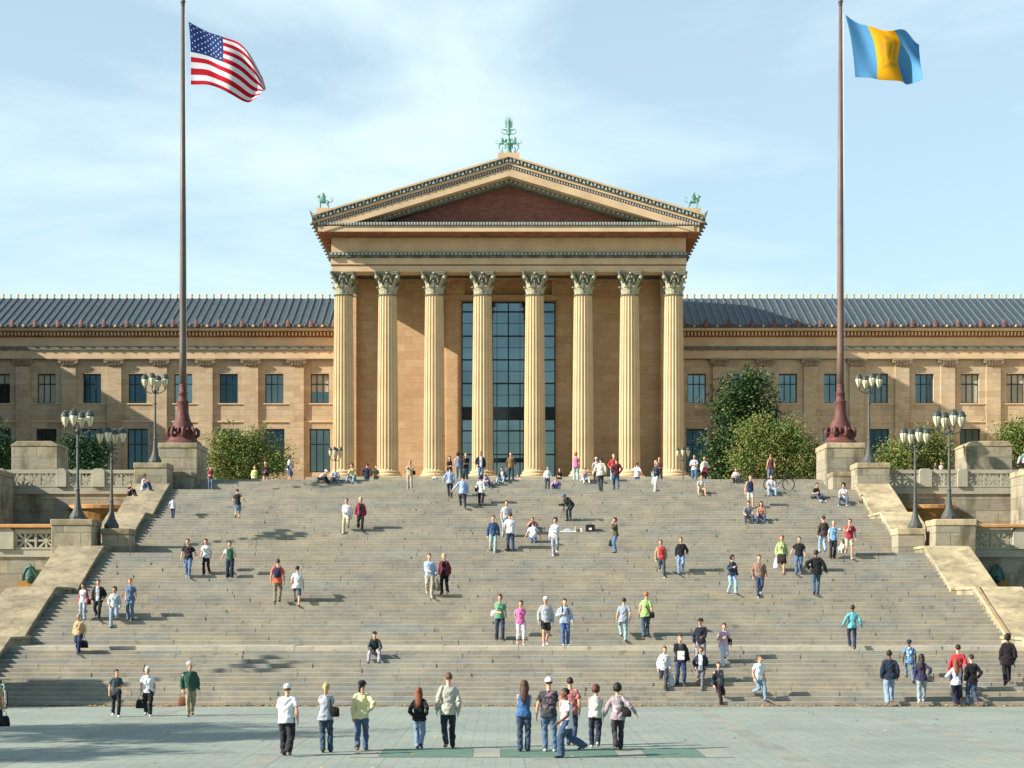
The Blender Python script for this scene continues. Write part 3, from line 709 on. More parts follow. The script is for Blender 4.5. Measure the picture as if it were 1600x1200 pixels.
# columns
def column_parts():
    zb=PZ; zn=zc(460); zt=zc(424)
    mb=MB()   # shaft with 24 flutes and entasis
    n=20; seg=[]
    for k in range(n):
        a=2*math.pi*k/n
        seg.append((a-.125,1.0)); seg.append((a-.105,.945)); seg.append((a-.06,.895)); seg.append((a,.875)); seg.append((a+.06,.895)); seg.append((a+.105,.945)); seg.append((a+.125,1.0))
    zs=[zb+.75,zb+.95]+[zb+.95+(zn-zb-.95)*t/10 for t in range(1,11)]
    ns=len(seg)
    for i,z in enumerate(zs):
        t=(z-zb)/(zn-zb); r=1.0-.15*t**1.6
        if i==0: r*=1.05
        for a,q in seg: mb.v.append((r*(q if i>0 else 1)*math.cos(a),r*(q if i>0 else 1)*math.sin(a),z))
    for i in range(len(zs)-1):
        for j in range(ns):
            a=i*ns+j; b_=i*ns+(j+1)%ns; mb.f.append((a,b_,b_+ns,a+ns)); mb.m.append(0)
    shaft=mb
    base=MB(); base.box(-1.32,1.32,-1.32,1.32,zb,zb+.22)
    base.lathe([(1.28,zb+.22),(1.34,zb+.30),(1.33,zb+.40),(1.2,zb+.47),(1.12,zb+.52),(1.18,zb+.58),(1.2,zb+.66),(1.1,zb+.73),(1.03,zb+.76)],n=32)
    h=zt-zn
    cap=MB(); cap.lathe([(.90,zn-.02),(.95,zn+.05),(.90,zn+.12),(.80,zn+.14),(.82,zn+h*.5),(.93,zn+h*.75),(1.1,zn+h*.86)],n=24)
    def leaf(a,z0,hh,r0,w,mi):
        C,S=math.cos(a),math.sin(a)
        prof=[(r0,0,w*.55),(r0+.03,.35,w*.95),(r0+.08,.7,w),(r0+.2,.95,w*.7),(r0+.3,.93,w*.45),(r0+.3,.83,w*.2)]
        b=len(cap.v)
        for r_,t,ww in prof:
            for q in (-1,-.5,0,.5,1):
                rr=r_-(.05*abs(q)) ; lx=q*ww
                cap.v.append((C*rr-S*lx,S*rr+C*lx,z0+hh*t-(.06 if abs(q)==1 else 0)))
        for i in range(len(prof)-1):
            for j in range(4):
                cap.f.append((b+i*5+j,b+i*5+j+1,b+i*5+j+6,b+i*5+j+5)); cap.m.append(mi)
    for k in range(8):
        leaf(k*math.pi/4+.39,zn+.1,h*.36,.84,.30,1)
        leaf(k*math.pi/4,zn+.1,h*.62,.86,.26,1 if k%2 else 0)
    for k in range(4):
        a=math.pi/4+k*math.pi/2; C,S=math.cos(a),math.sin(a)
        pts=[(.85,.5),(1.0,.66),(1.2,.80),(1.36,.86),(1.47,.82),(1.48,.72),(1.40,.68),(1.34,.74)]
        cap.loft([(C*r_,S*r_,zn+h*t) for r_,t in pts],[(.13,.06),(.14,.06),(.13,.06),(.12,.06),(.12,.07),(.12,.07),(.11,.06),(.10,.05)],side=(-S,C,0),n=6,mi=1)
        for sg in (-1,1): cap.loft([(C*1.40-S*sg*.10,S*1.40+C*sg*.10,zn+h*.76),(C*1.40-S*sg*.17,S*1.40+C*sg*.17,zn+h*.76)],[.13,.10],n=8,mi=1)
        # inner helix
        a2=k*math.pi/2; C,S=math.cos(a2),math.sin(a2)
        for sg in (-1,1):
            cap.loft([(C*.85-S*sg*.38,S*.85+C*sg*.38,zn+h*.55),(C*.95-S*sg*.26,S*.95+C*sg*.26,zn+h*.75),(C*1.02-S*sg*.12,S*1.02+C*sg*.12,zn+h*.83),(C*1.02-S*sg*.1,S*1.02+C*sg*.1,zn+h*.74)],[.06,.06,.06,.05],n=5,mi=1)
        cap.ell((C*1.1,S*1.1,zn+h*.93),(.13,.13,.1),1,n=8,m=6)
    # abacus with concave sides
    pl=[]
    for k in range(4):
        a=math.pi/4+k*math.pi/2; b2=a+math.pi/2
        for t in (-.06,.06): pl.append((1.6*math.cos(a+t),1.6*math.sin(a+t)))
        for t in (.25,.5,.75):
            ax_,ay_=1.6*math.cos(a+.06),1.6*math.sin(a+.06); bx_,by_=1.6*math.cos(b2-.06),1.6*math.sin(b2-.06)
            x=ax_+(bx_-ax_)*t; y=ay_+(by_-ay_)*t; q=1-.14*math.sin(math.pi*t); pl.append((x*q,y*q))
    cap.prism([(x*.96,y*.96) for x,y in pl],'z',zt-h*.14,zt-h*.06); cap.prism(pl,'z',zt-h*.06,zt)
    return shaft,base,cap
sh,ba,ca=column_parts()
meshes=None
for i,x in enumerate(COLX):
    loc=(x,DC+1.05,0)
    if meshes is None:
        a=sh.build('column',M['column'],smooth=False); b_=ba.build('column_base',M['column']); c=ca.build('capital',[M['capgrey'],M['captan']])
        for o in (a,): o.data.polygons.foreach_set('use_smooth',[False]*len(o.data.polygons))
        meshes=(a.data,b_.data,c.data)
    else:
        a=bpy.data.objects.new('column',meshes[0]); b_=bpy.data.objects.new('column_base',meshes[1]); c=bpy.data.objects.new('capital',meshes[2])
        for o in (a,b_,c): COL.objects.link(o)
    a.parent=bld; a.location=Vector(loc)-ORG[bld]; b_.parent=a; c.parent=a
# entablature
zA=zc(424); 
ent=MB()
Xe=16.45
def ring(mb,x,yf,z0,z1,mi=0,t=1.9):
    """a beam that runs along the front and both sides (yf = front face)"""
    mb.box(-x,x,yf,yf+t,z0,z1,mi); mb.box(-x,-x+t,yf+t,176.0,z0,z1,mi); mb.box(x-t,x,yf+t,176.0,z0,z1,mi)
d=DC+.05
ring(ent,Xe-.02,d+.05,zA,zc(414.6)); ring(ent,Xe+.04,d-.02,zc(414.4),zc(413),1); ring(ent,Xe+.02,d,zc(412.9),zc(402.5)); 
ring(ent,Xe-.03,d+.06,zc(394.5),zc(371)) ; 
ent.box(-14.6,14.6,162,168.5,zc(424)+.6,zc(424)+1.2,2)   # portico ceiling
ent.build('entablature',[M['ochre_smooth'],M['soffit'],M['darkblue']],bld,bevel=.02)
tr=MB(); ring(tr,Xe+.12,d-.14,zc(402.4),zc(399.3)); ring(tr,Xe+.2,d-.22,zc(399.2),zc(394.6))
x=-16.2
while x<16.4:
    tr.box(x-.42,x+.42,d-.3,d-.06,zc(402.6),zc(399.3),1); x+=1.543
x=-16.4
while x<16.5: tr.box(x-.09,x+.09,d-.26,d-.2,zc(398.6),zc(395.6),2); x+=.36
ring(tr,Xe+.15,d-.16,zc(370.9),zc(363.2))
x=-16.4
while x<16.5: tr.ell((x,d-.2,zc(367)),(.14,.06,.13),2,n=6,m=4); x+=.47
for sx in (-1,1):
    y=DC+1
    while y<176: tr.box(sx*(Xe+.2),sx*(Xe+.3),y-.42,y+.42,zc(402.6),zc(399.3),1); y+=1.543
tr.build('painted_moulding',[M['slategreen'],M['darkblue'],M['paleblue']],bld)
# cornice
DE=158.0
def ze(py): return Z_(py,DE)
Xc=17.45
co=MB()
def cring(mb,x,yf,z0,z1,mi=0):
    mb.box(-x,x,yf,DC+1.9,z0,z1,mi); mb.box(-x,-16.4,DC+1.9,176.4,z0,z1,mi); mb.box(16.4,x,DC+1.9,176.4,z0,z1,mi)
cring(co,Xc,DE+.1,ze(361.5),ze(353))
co.build('cornice',M['ochre_smooth'],bld,bevel=.02)
so_=MB(); cring(so_,Xc-.08,DE+.2,ze(363.5),ze(361.6))
x=-17
while x<17.1: so_.box(x-.5,x+.5,DE+.3,DC-.2,ze(364.6),ze(363.4)); x+=1.543
for sx in (-1,1):
    y=DC+1.5
    while y<175.5: so_.box(sx*16.7,sx*17.3,y-.5,y+.5,ze(364.6),ze(363.4)); y+=1.543
so_.build('cornice_soffit',M['soffit'],bld)
dn=MB(); cring(dn,Xc+.06,DE,ze(352.9),ze(350.4),0); cring(dn,Xc+.02,DE+.06,ze(350.3),ze(346.6),0)
x=-Xc+.1
while x<Xc: dn.box(x-.07,x+.07,DE-.05,DE+.05,ze(351.2),ze(347.3),1); x+=.265
dn.build('beaded_moulding',[M['slategreen'],M['paleblue']],bld)
# raking cornice
XE=17.85; SL=.300
def rz(x,off): return RZ0-off-abs(x)*SL
RZ0=Z_(245.5,DE)
def rake(mb,off0,off1,y0,y1,xe=XE,mi=0):
    for s in (-1,1):
        mb.prism([(0,RZ0-off0),(s*xe,rz(xe,off0)),(s*xe,rz(xe,off1)),(0,RZ0-off1)],'y',y0,y1,mi)
rk=MB(); rake(rk,.46,.72,DE-.15,DE+1.2,17.75); rake(rk,1.04,1.72,DE+.0,DE+1.6,16.95)
rk.build('raking_cornice',M['ochre_smooth'],bld)
rk=MB(); rake(rk,-.10,.07,DE-.42,DE+17.9,XE+.05); rk.build('sima_edge',M['ochre_smooth'],bld)
rk=MB(); rake(rk,.07,.46,DE-.28,DE+1.0,XE,0); rake(rk,.73,1.03,DE-.02,DE+1.2,17.3,2)
step=.335
for s in (-1,1):
    k=0; x=.17
    while x<XE-.2:
        up=k%2==0; z0=rz(x,.44); z1=rz(x,.09); w=.125
        if up: tri=[(s*(x-w),rz(x-w,.43)),(s*(x+w),rz(x+w,.43)),(s*x,z1)]
        else: tri=[(s*(x-w),rz(x-w,.10)),(s*(x+w),rz(x+w,.10)),(s*x,z0)]
        rk.prism(tri,'y',DE-.33,DE-.27,1); x+=step; k+=1
    x=.1
    while x<17.1: rk.prism([(s*(x-.06),rz(x-.06,.78)),(s*(x+.06),rz(x+.06,.78)),(s*(x+.06),rz(x+.06,.98)),(s*(x-.06),rz(x-.06,.98))],'y',DE-.06,DE,1); x+=.25
rk.build('patterned_sima',[M['darkblue'],M['paleblue'],M['redterra']],bld)
rk=MB(); rake(rk,1.72,2.16,DE+1.15,DE+2.6,15.2,0)
for s in (-1,1):
    x=.2
    while x<14.6: rk.ell((s*x,DE+1.13,rz(x,1.86)),(.13,.06,.11),1,n=6,m=4); x+=.43
rk.build('egg_moulding',[M['slategreen'],M['paleblue']],bld)
# tympanum
mb=MB(); mb.prism([(-15.5,ze(347)),(15.5,ze(347)),(0,RZ0-1.9)],'y',DE+2.3,DE+2.8); mb.build('tympanum',M['tymp'],bld)
# portico roof
mb=MB()
mb.prism([(-XE,rz(XE,.05)),(0,RZ0-.05),(XE,rz(XE,.05)),(XE,rz(XE,.5)),(-XE,rz(XE,.5))],'y',DE+2.85,178); mb.build('portico_roof',M['roof'],bld)
mb=MB()
mb.box(-16.2,16.2,DC+2.0,176,zc(371),ze(346)); mb.build('attic_wall',M['ochre_smooth'],bld)
# gutter antefixes along the sides
for s in (-1,1):
    mb=MB(); y=DE+1
    while y<176:
        mb.loft([(s*(XE-.1),y,rz(XE,.55)),(s*(XE+.25),y,rz(XE,.50)),(s*(XE+.42),y,rz(XE,.62))],[(.1,.12),(.13,.16),(.07,.08)],side=(0,1,0),n=6); y+=1.5
    mb.box(s*(XE-.25),s*(XE+.12),DE-.2,177,rz(XE,.70),rz(XE,.05))
    mb.prism([(s*(XE+.1),rz(XE,.35)),(s*(XE+.35),rz(XE,-.45)),(s*(XE+.05),rz(XE,-.15)),(s*(XE-.5),rz(XE,.1))],'y',DE-.4,DE-.1)
    mb.build('gutter_antefixes',M['slategreen'],bld)
# statue plinths
for x,hw in ((-16.95,.62),(16.95,.62)):
    mb=MB(); mb.box(x-hw,x+hw,DE+.0,DE+1.5,rz(17.6,.1),Z_(326.5,DE+.5)); mb.build('statue_plinth',M['ochre_smooth'],bld)
mb=MB(); mb.box(-.98,.98,DE+.0,DE+1.6,RZ0-.35,Z_(240.5,DE+.5)); mb.build('statue_plinth',M['ochre_smooth'],bld)
# portico back wall, antae and projecting bay
YB=167.0; zS=zc(424)
mb=MB()
mb.box(-16.2,-5.0,YB,176,PZ-.5,zS+.6); mb.box(5.0,16.2,YB,176,PZ-.5,zS+.6)
wx=4.55  # half window opening
mb.box(-5.0,5.0,YB+.3,176,Z_(467,YB),zS+.6)
mb.build('portico_wall',M['ochre_wall'],bld)
mb=MB()
for s in (-1,1):
    mb.box(s*14.65,s*16.3,YB-.75,YB+.05,PZ,zS-1.2); mb.box(s*5.6,s*6.05,YB-.28,YB+.01,PZ,Z_(462,YB))
    # rounded jamb bay
    pts=[(s*5.9,YB+.05),(s*5.9,YB-.35),(s*4.95,YB-.35)]
    for k in range(6):
        a=k/5*math.pi/2; pts.append((s*(4.95-.42*math.sin(a)),YB-.35+.6*(1-math.cos(a))))
    pts.append((s*4.53,YB+.7)); pts.append((s*5.0,YB+.7))
    if s<0: pts=pts[::-1]
    mb.prism(pts,'z',PZ,Z_(470,YB))
mb.box(-6.3,6.3,YB-.4,YB+.35,Z_(469.5,YB),Z_(462,YB)); mb.box(-6.6,6.6,YB-.7,YB+.05,Z_(438,YB),Z_(434,YB))
for s in (-1,1):
    mb.box(s*4.2,s*6.0,YB-.3,YB+.01,Z_(461.8,YB),Z_(438.2,YB)); mb.loft([(s*5.1,YB-.3,Z_(450,YB)),(s*5.1,YB-.42,Z_(450,YB))],[.55,.45],n=18)
mb.build('portal_frame',M['ochre_wall'],bld)
mb=MB()
for s in (-1,1): mb.box(s*14.6,s*16.35,YB-.8,YB+.02,zS-1.2,zS-.02)
mb.build('anta_capital',M['captan'],bld)
# great window
yw=YB+.35; zt=Z_(472,yw); zb=PZ
win=MB().box(-4.6,4.6,yw+.12,yw+.2,zb,zt).build('great_window',M['glass'],bld)
fr=MB()
rows=[472,487,525,562,599,636]; 
def fz(p): return Z_(p,yw)
for p in (472.5,487,525,562,599): fr.box(-4.6,4.6,yw,yw+.1,fz(p)-.06,fz(p)+.06)
fr.box(-4.6,4.6,yw-.12,yw+.11,fz(656),fz(636))
for p in (673,710): fr.box(-4.6,4.6,yw,yw+.1,fz(p)-.06,fz(p)+.06)
for p in (505,543,580,617,692): fr.box(-4.6,4.6,yw+.06,yw+.11,fz(p)-.02,fz(p)+.02)
for x in (-4.5,-2.9,0,2.9,4.5): fr.box(x-.06,x+.06,yw-.02,yw+.1,zb,zt)
for x in (-1.12,1.12): fr.box(x-.05,x+.05,yw-.01,yw+.1,zb,fz(599)); fr.box(x-.02,x+.02,yw+.05,yw+.11,fz(599),zt)
fr.box(-4.6,4.6,yw-.05,yw+.1,zb,zb+.35); fr.box(-1.8,1.8,yw-.35,yw+.1,fz(722),fz(716))
for s in (-1,1):
    fr.prism([(s*4.6,zt+.02),(s*4.6,zt-.5),(s*4.5,zt-.2),(s*4.3,zt-.02)] if s>0 else [(s*4.3,zt-.02),(s*4.5,zt-.2),(s*4.6,zt-.5),(s*4.6,zt+.02)],'y',yw-.05,yw+.1)
f=fr.build('window_frame',M['frame'],win,org=ORG[bld])
# ---------------- wings ----------------
DW=176.0
def zw(py): return Z_(py,DW)
WX=[19.2+4.64*k for k in range(9)]; PX=[21.52+4.64*k for k in range(9)]
XEND=60.0
g_win='small windows of the wings'
rnd=random.Random(21)
for s in (-1,1):
    # wall built as piers and bands around the openings
    mb=MB(); x0=16.0
    zlb,zlt,zub,zut=zw(738),zw(670),zw(630),zw(584)
    mb.box(s*x0,s*XEND,DW,DW+1,zut,zw(561)); mb.box(s*x0,s*XEND,DW,DW+1,zlt,zub); mb.box(s*x0,s*XEND,DW,DW+1,10.2,zlb)
    cur=x0
    for w in WX:
        a,b_=w-.93,w+.93; mb.box(s*cur,s*a,DW,DW+1,zub,zut); cur=b_
    mb.box(s*cur,s*XEND,DW,DW+1,zub,zut); cur=x0
    for w in WX:
        a,b_=w-1.05,w+1.05; mb.box(s*cur,s*a,DW,DW+1,zlb,zlt); cur=b_
    mb.box(s*cur,s*XEND,DW,DW+1,zlb,zlt)
    mb.build('wing_wall',M['ochre'],bld)
    # frieze and string courses
    mb=MB(); mb.box(s*x0,s*XEND,DW-.35,DW+1,zw(561),zw(548)); mb.box(s*x0,s*XEND,DW-.42,DW+1,zw(542),zw(528))
    mb.box(s*x0,s*XEND,DW-1.35,DW+1,zw(519.5),zw(512)); mb.box(s*x0,s*XEND,DW-.10,DW+.02,zw(632),zw(630.1)); mb.box(s*x0,s*XEND,DW-.12,DW+.02,zw(660),zw(657.5))
    mb.build('wing_entablature',M['ochre_smooth'],bld)
    mb=MB(); mb.box(s*x0,s*XEND,DW-.5,DW+1,zw(547.9),zw(542.1)); mb.box(s*x0,s*XEND,DW-.40,DW+.1,zw(562.2),zw(561.1)); 
    x=x0+.3
    while x<XEND: mb.box(s*(x-.1),s*(x+.1),DW-.54,DW-.4,zw(548.8),zw(547.4)); x+=1.16
    mb.build('dark_string_course',M['slategreen'],bld)
    mb=MB(); mb.box(s*x0,s*XEND,DW-.6,DW+1,zw(527.9),zw(519.6),0)
    x=x0+.1
    while x<XEND: mb.box(s*(x-.09),s*(x+.09),DW-.95,DW-.6,zw(526),zw(520.6),1); x+=.36
    mb.build('dentil_course',[M['soffit'],M['ochre_smooth']],bld)
    # pilasters
    for p in PX:
        mb=MB(); mb.box(s*(p-.72),s*(p+.72),DW-.28,DW+.01,10.3,zw(573.2)); pl=mb.build('pilaster',M['ochre'],bld)
        mb=MB(); mb.box(s*(p-.72),s*(p+.72),DW-.32,DW+.0,zw(573),zw(571)); mb.prism([(s*(p-.72),zw(571)),(s*(p+.72),zw(571)),(s*(p+.95),zw(564.5)),(s*(p-.95),zw(564.5))],'y',DW-.42,DW)
        for q in (-.85,.85): mb.loft([(s*(p+q),DW-.5,zw(565.5)),(s*(p+q),DW-.1,zw(565.5))],[.2,.2],n=8)
        for q in (-.45,-.15,.15,.45): mb.loft([(s*(p+q),DW-.42,zw(571.5)),(s*(p+q),DW-.5,zw(568)),(s*(p+q),DW-.6,zw(566.3))],[(.13,.04),(.14,.05),(.06,.04)],n=5)
        mb.box(s*(p-1.0),s*(p+1.0),DW-.55,DW,zw(564.4),zw(562.4))
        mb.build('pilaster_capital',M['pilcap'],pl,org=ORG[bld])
    # windows: pane > frame
    for i,w in enumerate(WX):
        gm=rnd.choice(['glassdark','glassdark','glassgrey','glass']) if s<0 else rnd.choice(['glass','glassdark','glassgrey'])
        if s<0 and i in (4,5,6,7,8): gm='glassdark'
        if s<0 and i in (0,1): gm='glassgrey'
        if s>0 and i in (0,2,3): gm='glass'
        pn=MB().box(s*(w-.93),s*(w+.93),DW+.42,DW+.46,zub,zut).build('window',M[gm],bld)
        mb=MB()
        for q in (-.9,-.31,.31,.9): mb.box(s*(w+q)-.045,s*(w+q)+.045,DW+.34,DW+.42,zub,zut)
        for z in (zub+.05,zut-.05,zut-1.02): mb.box(s*(w-.93),s*(w+.93),DW+.35,DW+.42,z-.05,z+.05)
        mb.build('window_frame',M['frame'],pn,org=ORG[bld])
        if rnd.random()<.45:
            hh=rnd.choice([.35,.6,1.0]); MB().box(s*(w-.9),s*(w+.9),DW+.405,DW+.418,zut-(zut-zub)*hh,zut-.02).build('blind',M['blind'],pn,org=ORG[bld])
        pn=MB().box(s*(w-1.05),s*(w+1.05),DW+.42,DW+.46,zlb,zlt).build('window',M['glassdark' if i%3==1 else ('glassgrey' if s<0 and i<2 else 'glass' if s>0 and i%2 else 'glassdark')],bld)
        mb=MB()
        for q in (-1.0,-.35,.35,1.0): mb.box(s*(w+q)-.05,s*(w+q)+.05,DW+.34,DW+.42,zlb,zlt)
        for z in (zlb+.06,zlt-.06,zlt-1.55): mb.box(s*(w-1.05),s*(w+1.05),DW+.35,DW+.42,z-.05,z+.05)
        mb.build('window_frame',M['frame'],pn,org=ORG[bld])
    # roof
    ye,yr=DW-1.5,DW+6.8; z_e,z_r=Z_(508,ye),Z_(466.5,yr)
    mb=MB(); mb.prism([(ye,z_e-.25),(yr+6,z_e-.25),(yr,z_r),(ye,z_e)],'x',s*16.3,s*(XEND+.5))
    mb.box(s*16.3,s*(XEND+.5),ye-.06,ye+.7,Z_(512,ye),z_e+.02)
    rf=mb.build('wing_roof',M['roof'],bld)
    k=0; x=16.6; ribs=MB()
    while x<XEND-2.5:
        ribs.loft([(s*x,ye,z_e+.02),(s*x,yr,z_r+.02)],[(.115,.13)]*2,n=6)
        fb=MB(); fb.loft([(s*x,yr-.1,z_r),(s*x,yr-.1,z_r+.18),(s*x,yr-.1,z_r+.3),(s*x,yr-.1,z_r+.42),(s*x,yr-.1,z_r+.5)],[(.16,.1),(.1,.07),(.15,.1),(.13,.09),(.03,.03)],n=7)
        fb.build('ridge_finial',M['gold'],rf,org=ORG[bld])
        x+=.766; k+=1
    ribs.build('tile_ribs',M['rib'],rf,org=ORG[bld])
    mb=MB(); x=17.6
    while x<XEND-2:
        mb.loft([(s*x,ye-.1,z_e-.2),(s*x,ye-.08,z_e+.15),(s*x,ye-.05,z_e+.4),(s*x,ye-.02,z_e+.62)],[(.2,.1),(.24,.1),(.16,.08),(.04,.03)],n=7); x+=2.32
    x=17.6+1.16*.5
    while x<XEND-2: mb.loft([(s*x,ye-.1,z_e-.1),(s*x,ye-.06,z_e+.15)],[(.12,.06),(.05,.04)],n=6); x+=1.16
    mb.build('eave_antefixes',M['redterra'],rf,org=ORG[bld])
    x=17.6+1.16
    while x<XEND-2:
        fb=MB(); fb.ell((s*x,ye-.14,Z_(509.5,ye)),(.13,.12,.13),n=8,m=6); fb.build('gilt_boss',M['gold'],rf,org=ORG[bld]); x+=2.32
    # side wing reaching forward beyond the picture
    mb=MB(); mb.box(s*58.5,s*80,118,DW+8,10,Z_(512,DW)); mb.build('side_wing_wall',M['ochre'],bld)
    mb=MB(); mb.prism([(s*57.2,z_e-.6),(s*81,z_e-.6),(s*81,z_e+2.8),(s*69,z_e+6),(s*57.2,z_e+2.8)],'y',117,DW+8) ; mb.build('side_wing_roof',M['roof'],bld)
# ---------------- statues ----------------
def remesh(o,vox,sm=3):
    r=o.modifiers.new('remesh','REMESH'); r.mode='VOXEL'; r.voxel_size=vox; r.use_smooth_shade=True
    if sm: q=o.modifiers.new('smooth','SMOOTH'); q.factor=.5; q.iterations=sm
def griffin(mb,x,y,z,s,k=1.0,raise_=0):
    """s=+1 faces +x"""
    def P(a,b,c): return (x+s*a*k,y+b*k,z+c*k)
    L=lambda pts,rad,side=(0,1,0),n=8: mb.loft([P(*p) for p in pts],[tuple(v*k for v in (r if isinstance(r,tuple) else (r,r))) for r in rad],side=side,n=n)
    L([(-.42,0,.62),(-.2,0,.66),(.1,0,.66),(.38,0,.74),(.46,0,.85)],[.14,.15,.16,.2,.17])
    L([(.40,0,.80),(.46,0,1.0),(.5,0,1.15)],[.16,.13,.11])
    L([(.42,0,1.2),(.55,0,1.2),(.66,0,1.14),(.72,0,1.05)],[.1,.11,.07,.02])
    for q in (-.06,.06): L([(.42,q,1.24),(.34,q,1.42)],[.05,.015])
    for q in (-.11,.11):
        L([(.36,q,.72),(.38,q,.4),(.36,q,.12),(.42,q,.03)],[.09,.07,.05,.06]); L([(.36,q,.05),(.48,q,.03)],[.05,.05])
        L([(-.36,q,.66),(-.3,q,.42),(-.45,q,.25),(-.38,q,.04)],[.13,.1,.05,.05]); L([(-.4,q,.04),(-.26,q,.03)],[.05,.05])
        L([(.2,q*1.3,.78),(.08,q*2,1.0),(.02,q*2.4,1.25),(.1,q*2.6,1.5)],[(.02,.22),(.03,.24),(.03,.18),(.02,.05)],side=(0,1,0))
    L([(-.5,0,.62),(-.68,0,.66),(-.82,0,.82),(-.8,0,1.0),(-.66,0,1.08),(-.56,0,1.0),(-.6,0,.9)],[.05,.045,.04,.04,.035,.035,.045])
for s,lb in ((-1,'green bronze griffin standing on the left corner of the pediment'),(1,'green bronze griffin standing on the right corner of the pediment')):
    mb=MB(); zb=Z_(326.5,DE+.5); griffin(mb,s*16.95,DE+.75,zb+.06,s,.98); mb.box(s*16.95-.6,s*16.95+.6,DE+.4,DE+1.1,zb,zb+.1)
    o=mb.build('griffin_statue',M['verdigris'],org=(s*16.95,DE+.75,zb)); remesh(o,.035,1); tag(o,lb,'statue','corner griffins')
mb=MB(); zb=Z_(240.3,DE+.5); y=DE+.8
mb.box(-.95,.95,y-.4,y+.4,zb,zb+.1)
mb.lathe([(.3,zb+.1),(.34,zb+.2),(.26,zb+.3),(.24,zb+.6),(.3,zb+.85),(.42,zb+.95),(.42,zb+1.0),(.25,zb+1.05),(.16,zb+1.2),(.12,zb+1.5),(.10,zb+1.75),(.22,zb+1.85),(.2,zb+1.92)],0,y,n=14)
for s in (-1,1):
    griffin(mb,s*.62,y,zb+.55,-s,.72)
    mb.loft([(s*.6,y,zb+.1),(s*.75,y,zb+.35),(s*.92,y,zb+.6)],[.05,.04,.015],n=6); mb.loft([(s*.5,y,zb+.1),(s*.6,y,zb+.4),(s*.55,y,zb+.7)],[.06,.05,.05],n=6)
    pts=[]
    for k in range(13):
        a=k/12*2.1*math.pi; r_=.34*(1-k/12*.72); pts.append((s*(.35-r_*math.sin(a+.3)*-1),y,zb+2.12+r_*math.cos(a+.3)))
    mb.loft([(s*.06,y,zb+2.3)]+pts[1:],[.05]*13,side=(0,1,0),n=6)
mb.loft([(0,y,zb+1.9),(0,y,zb+2.3),(0,y,zb+2.9),(0,y,zb+3.3)],[(.08,.06),(.16,.08),(.15,.07),(.06,.04)],n=8)
for k in range(-6,7):
    a=k*.28; L_=.62+.55*math.cos(a)**2; z0=zb+2.55+.1*math.cos(a)
    mb.loft([(math.sin(a)*.1,y,z0),(math.sin(a)*L_*.5,y,z0+math.cos(a)*L_*.6),(math.sin(a)*L_*.62,y,z0+math.cos(a)*L_)],[(.05,.03),(.045,.03),(.012,.012)],n=5)
o=mb.build('crowning_statue',M['verdigris'],org=(0,y,zb)); remesh(o,.03,1); tag(o,'green bronze urn with two griffins and a palmette on top of the pediment','statue')
# ---------------- trees ----------------
def foliage(mb,lobes,ncl,per,leaf,rnd,spread=.28):
    tot=sum(l[3]*l[4]*l[5] for l in lobes)
    for (cx,cy,cz,rx,ry,rz_) in lobes:
        n=int(ncl*rx*ry*rz_/tot)
        for _ in range(n):
            while True:
                p=Vector((rnd.gauss(0,1),rnd.gauss(0,1),rnd.gauss(0,1)))
                if p.length>.1: break
            p.normalize(); q=(rnd.random()**.45); 
            nz=noise.noise(Vector((p.x*3.1+cx*1.7,p.y*3.1+cy,p.z*3.1+cz*1.3)))
            if nz<-.22 and q>.45: continue
            q*=.74+.85*noise.noise(Vector((p.x*2.2+cx,p.y*2.2+cy,p.z*2.2+cz)))
            c=Vector((cx+p.x*rx*q*1.15,cy+p.y*ry*q*1.15,cz+p.z*rz_*q*1.15))
            if rnd.random()<.07: c+=p*rnd.uniform(.15,.6)+Vector((0,0,rnd.uniform(0,.35)))
            for _ in range(per):
                o=c+Vector((rnd.gauss(0,spread),rnd.gauss(0,spread),rnd.gauss(0,spread*.8)))
                a=Vector((rnd.gauss(0,1),rnd.gauss(0,1),rnd.gauss(0,.7))).normalized(); b_=a.orthogonal().normalized()
                b_=Matrix.Rotation(rnd.random()*6.28,3,a)@b_
                s=leaf*rnd.uniform(.7,1.3); n_=a.cross(b_)*s*.12
                mb.add([tuple(o-a*s),tuple(o+b_*s*.42+n_),tuple(o+a*s),tuple(o-b_*s*.42+n_)],[(0,1,2,3)])
def tree(name,label,base,trunk_h,lobes,ncl,per,leaf,lm,seed,tr=.14,group=None):
    rnd=random.Random(seed)
    root=thing(name,label,'tree',base,group)
    mb=MB(); foliage(mb,lobes,ncl,per,leaf,rnd); mb.build('crown',lm,root)
    mb=MB(); bx,by,bz=base
    mb.loft([(bx,by,bz-.1),(bx+.05,by,bz+trunk_h*.5),(bx,by,bz+trunk_h)],[tr*1.3,tr,tr*.8],n=8)
    for l in lobes:
        c=Vector(l[:3]); st_=Vector((bx,by,bz+trunk_h*.8)); mid=(st_+c)/2+Vector((rnd.uniform(-.2,.2),0,.1))
        mb.loft([tuple(st_),tuple(mid),tuple(c),tuple(c+Vector((rnd.uniform(-.5,.5),0,l[5]*.6)))],[tr*.7,tr*.45,tr*.25,.02],n=6)
    mb.build('trunk',M['bark'],root)
def L_(px,py,d,rx,ry,rz_): return (X_(px,d),d,Z_(py,d),rx,ry,rz_)
d=107
tree('magnolia_tree','large dark green magnolia beside the right wing','' or (X_(1158,d),d,TOPZ),1.5,
 [L_(1162,622,d,1.5,1.5,1.75),L_(1178,600,d,1.05,1.1,1.1),L_(1140,640,d,1.25,1.3,1.5),L_(1195,650,d,1.0,1.1,1.4),L_(1165,690,d,2.1,1.8,2.1),L_(1135,715,d,1.5,1.4,1.9),L_(1200,700,d,1.6,1.3,2.0),L_(1130,740,d,1.2,1.2,1.2)],2100,16,.12,M['leaf_dark'],3,.2)
d=104.2
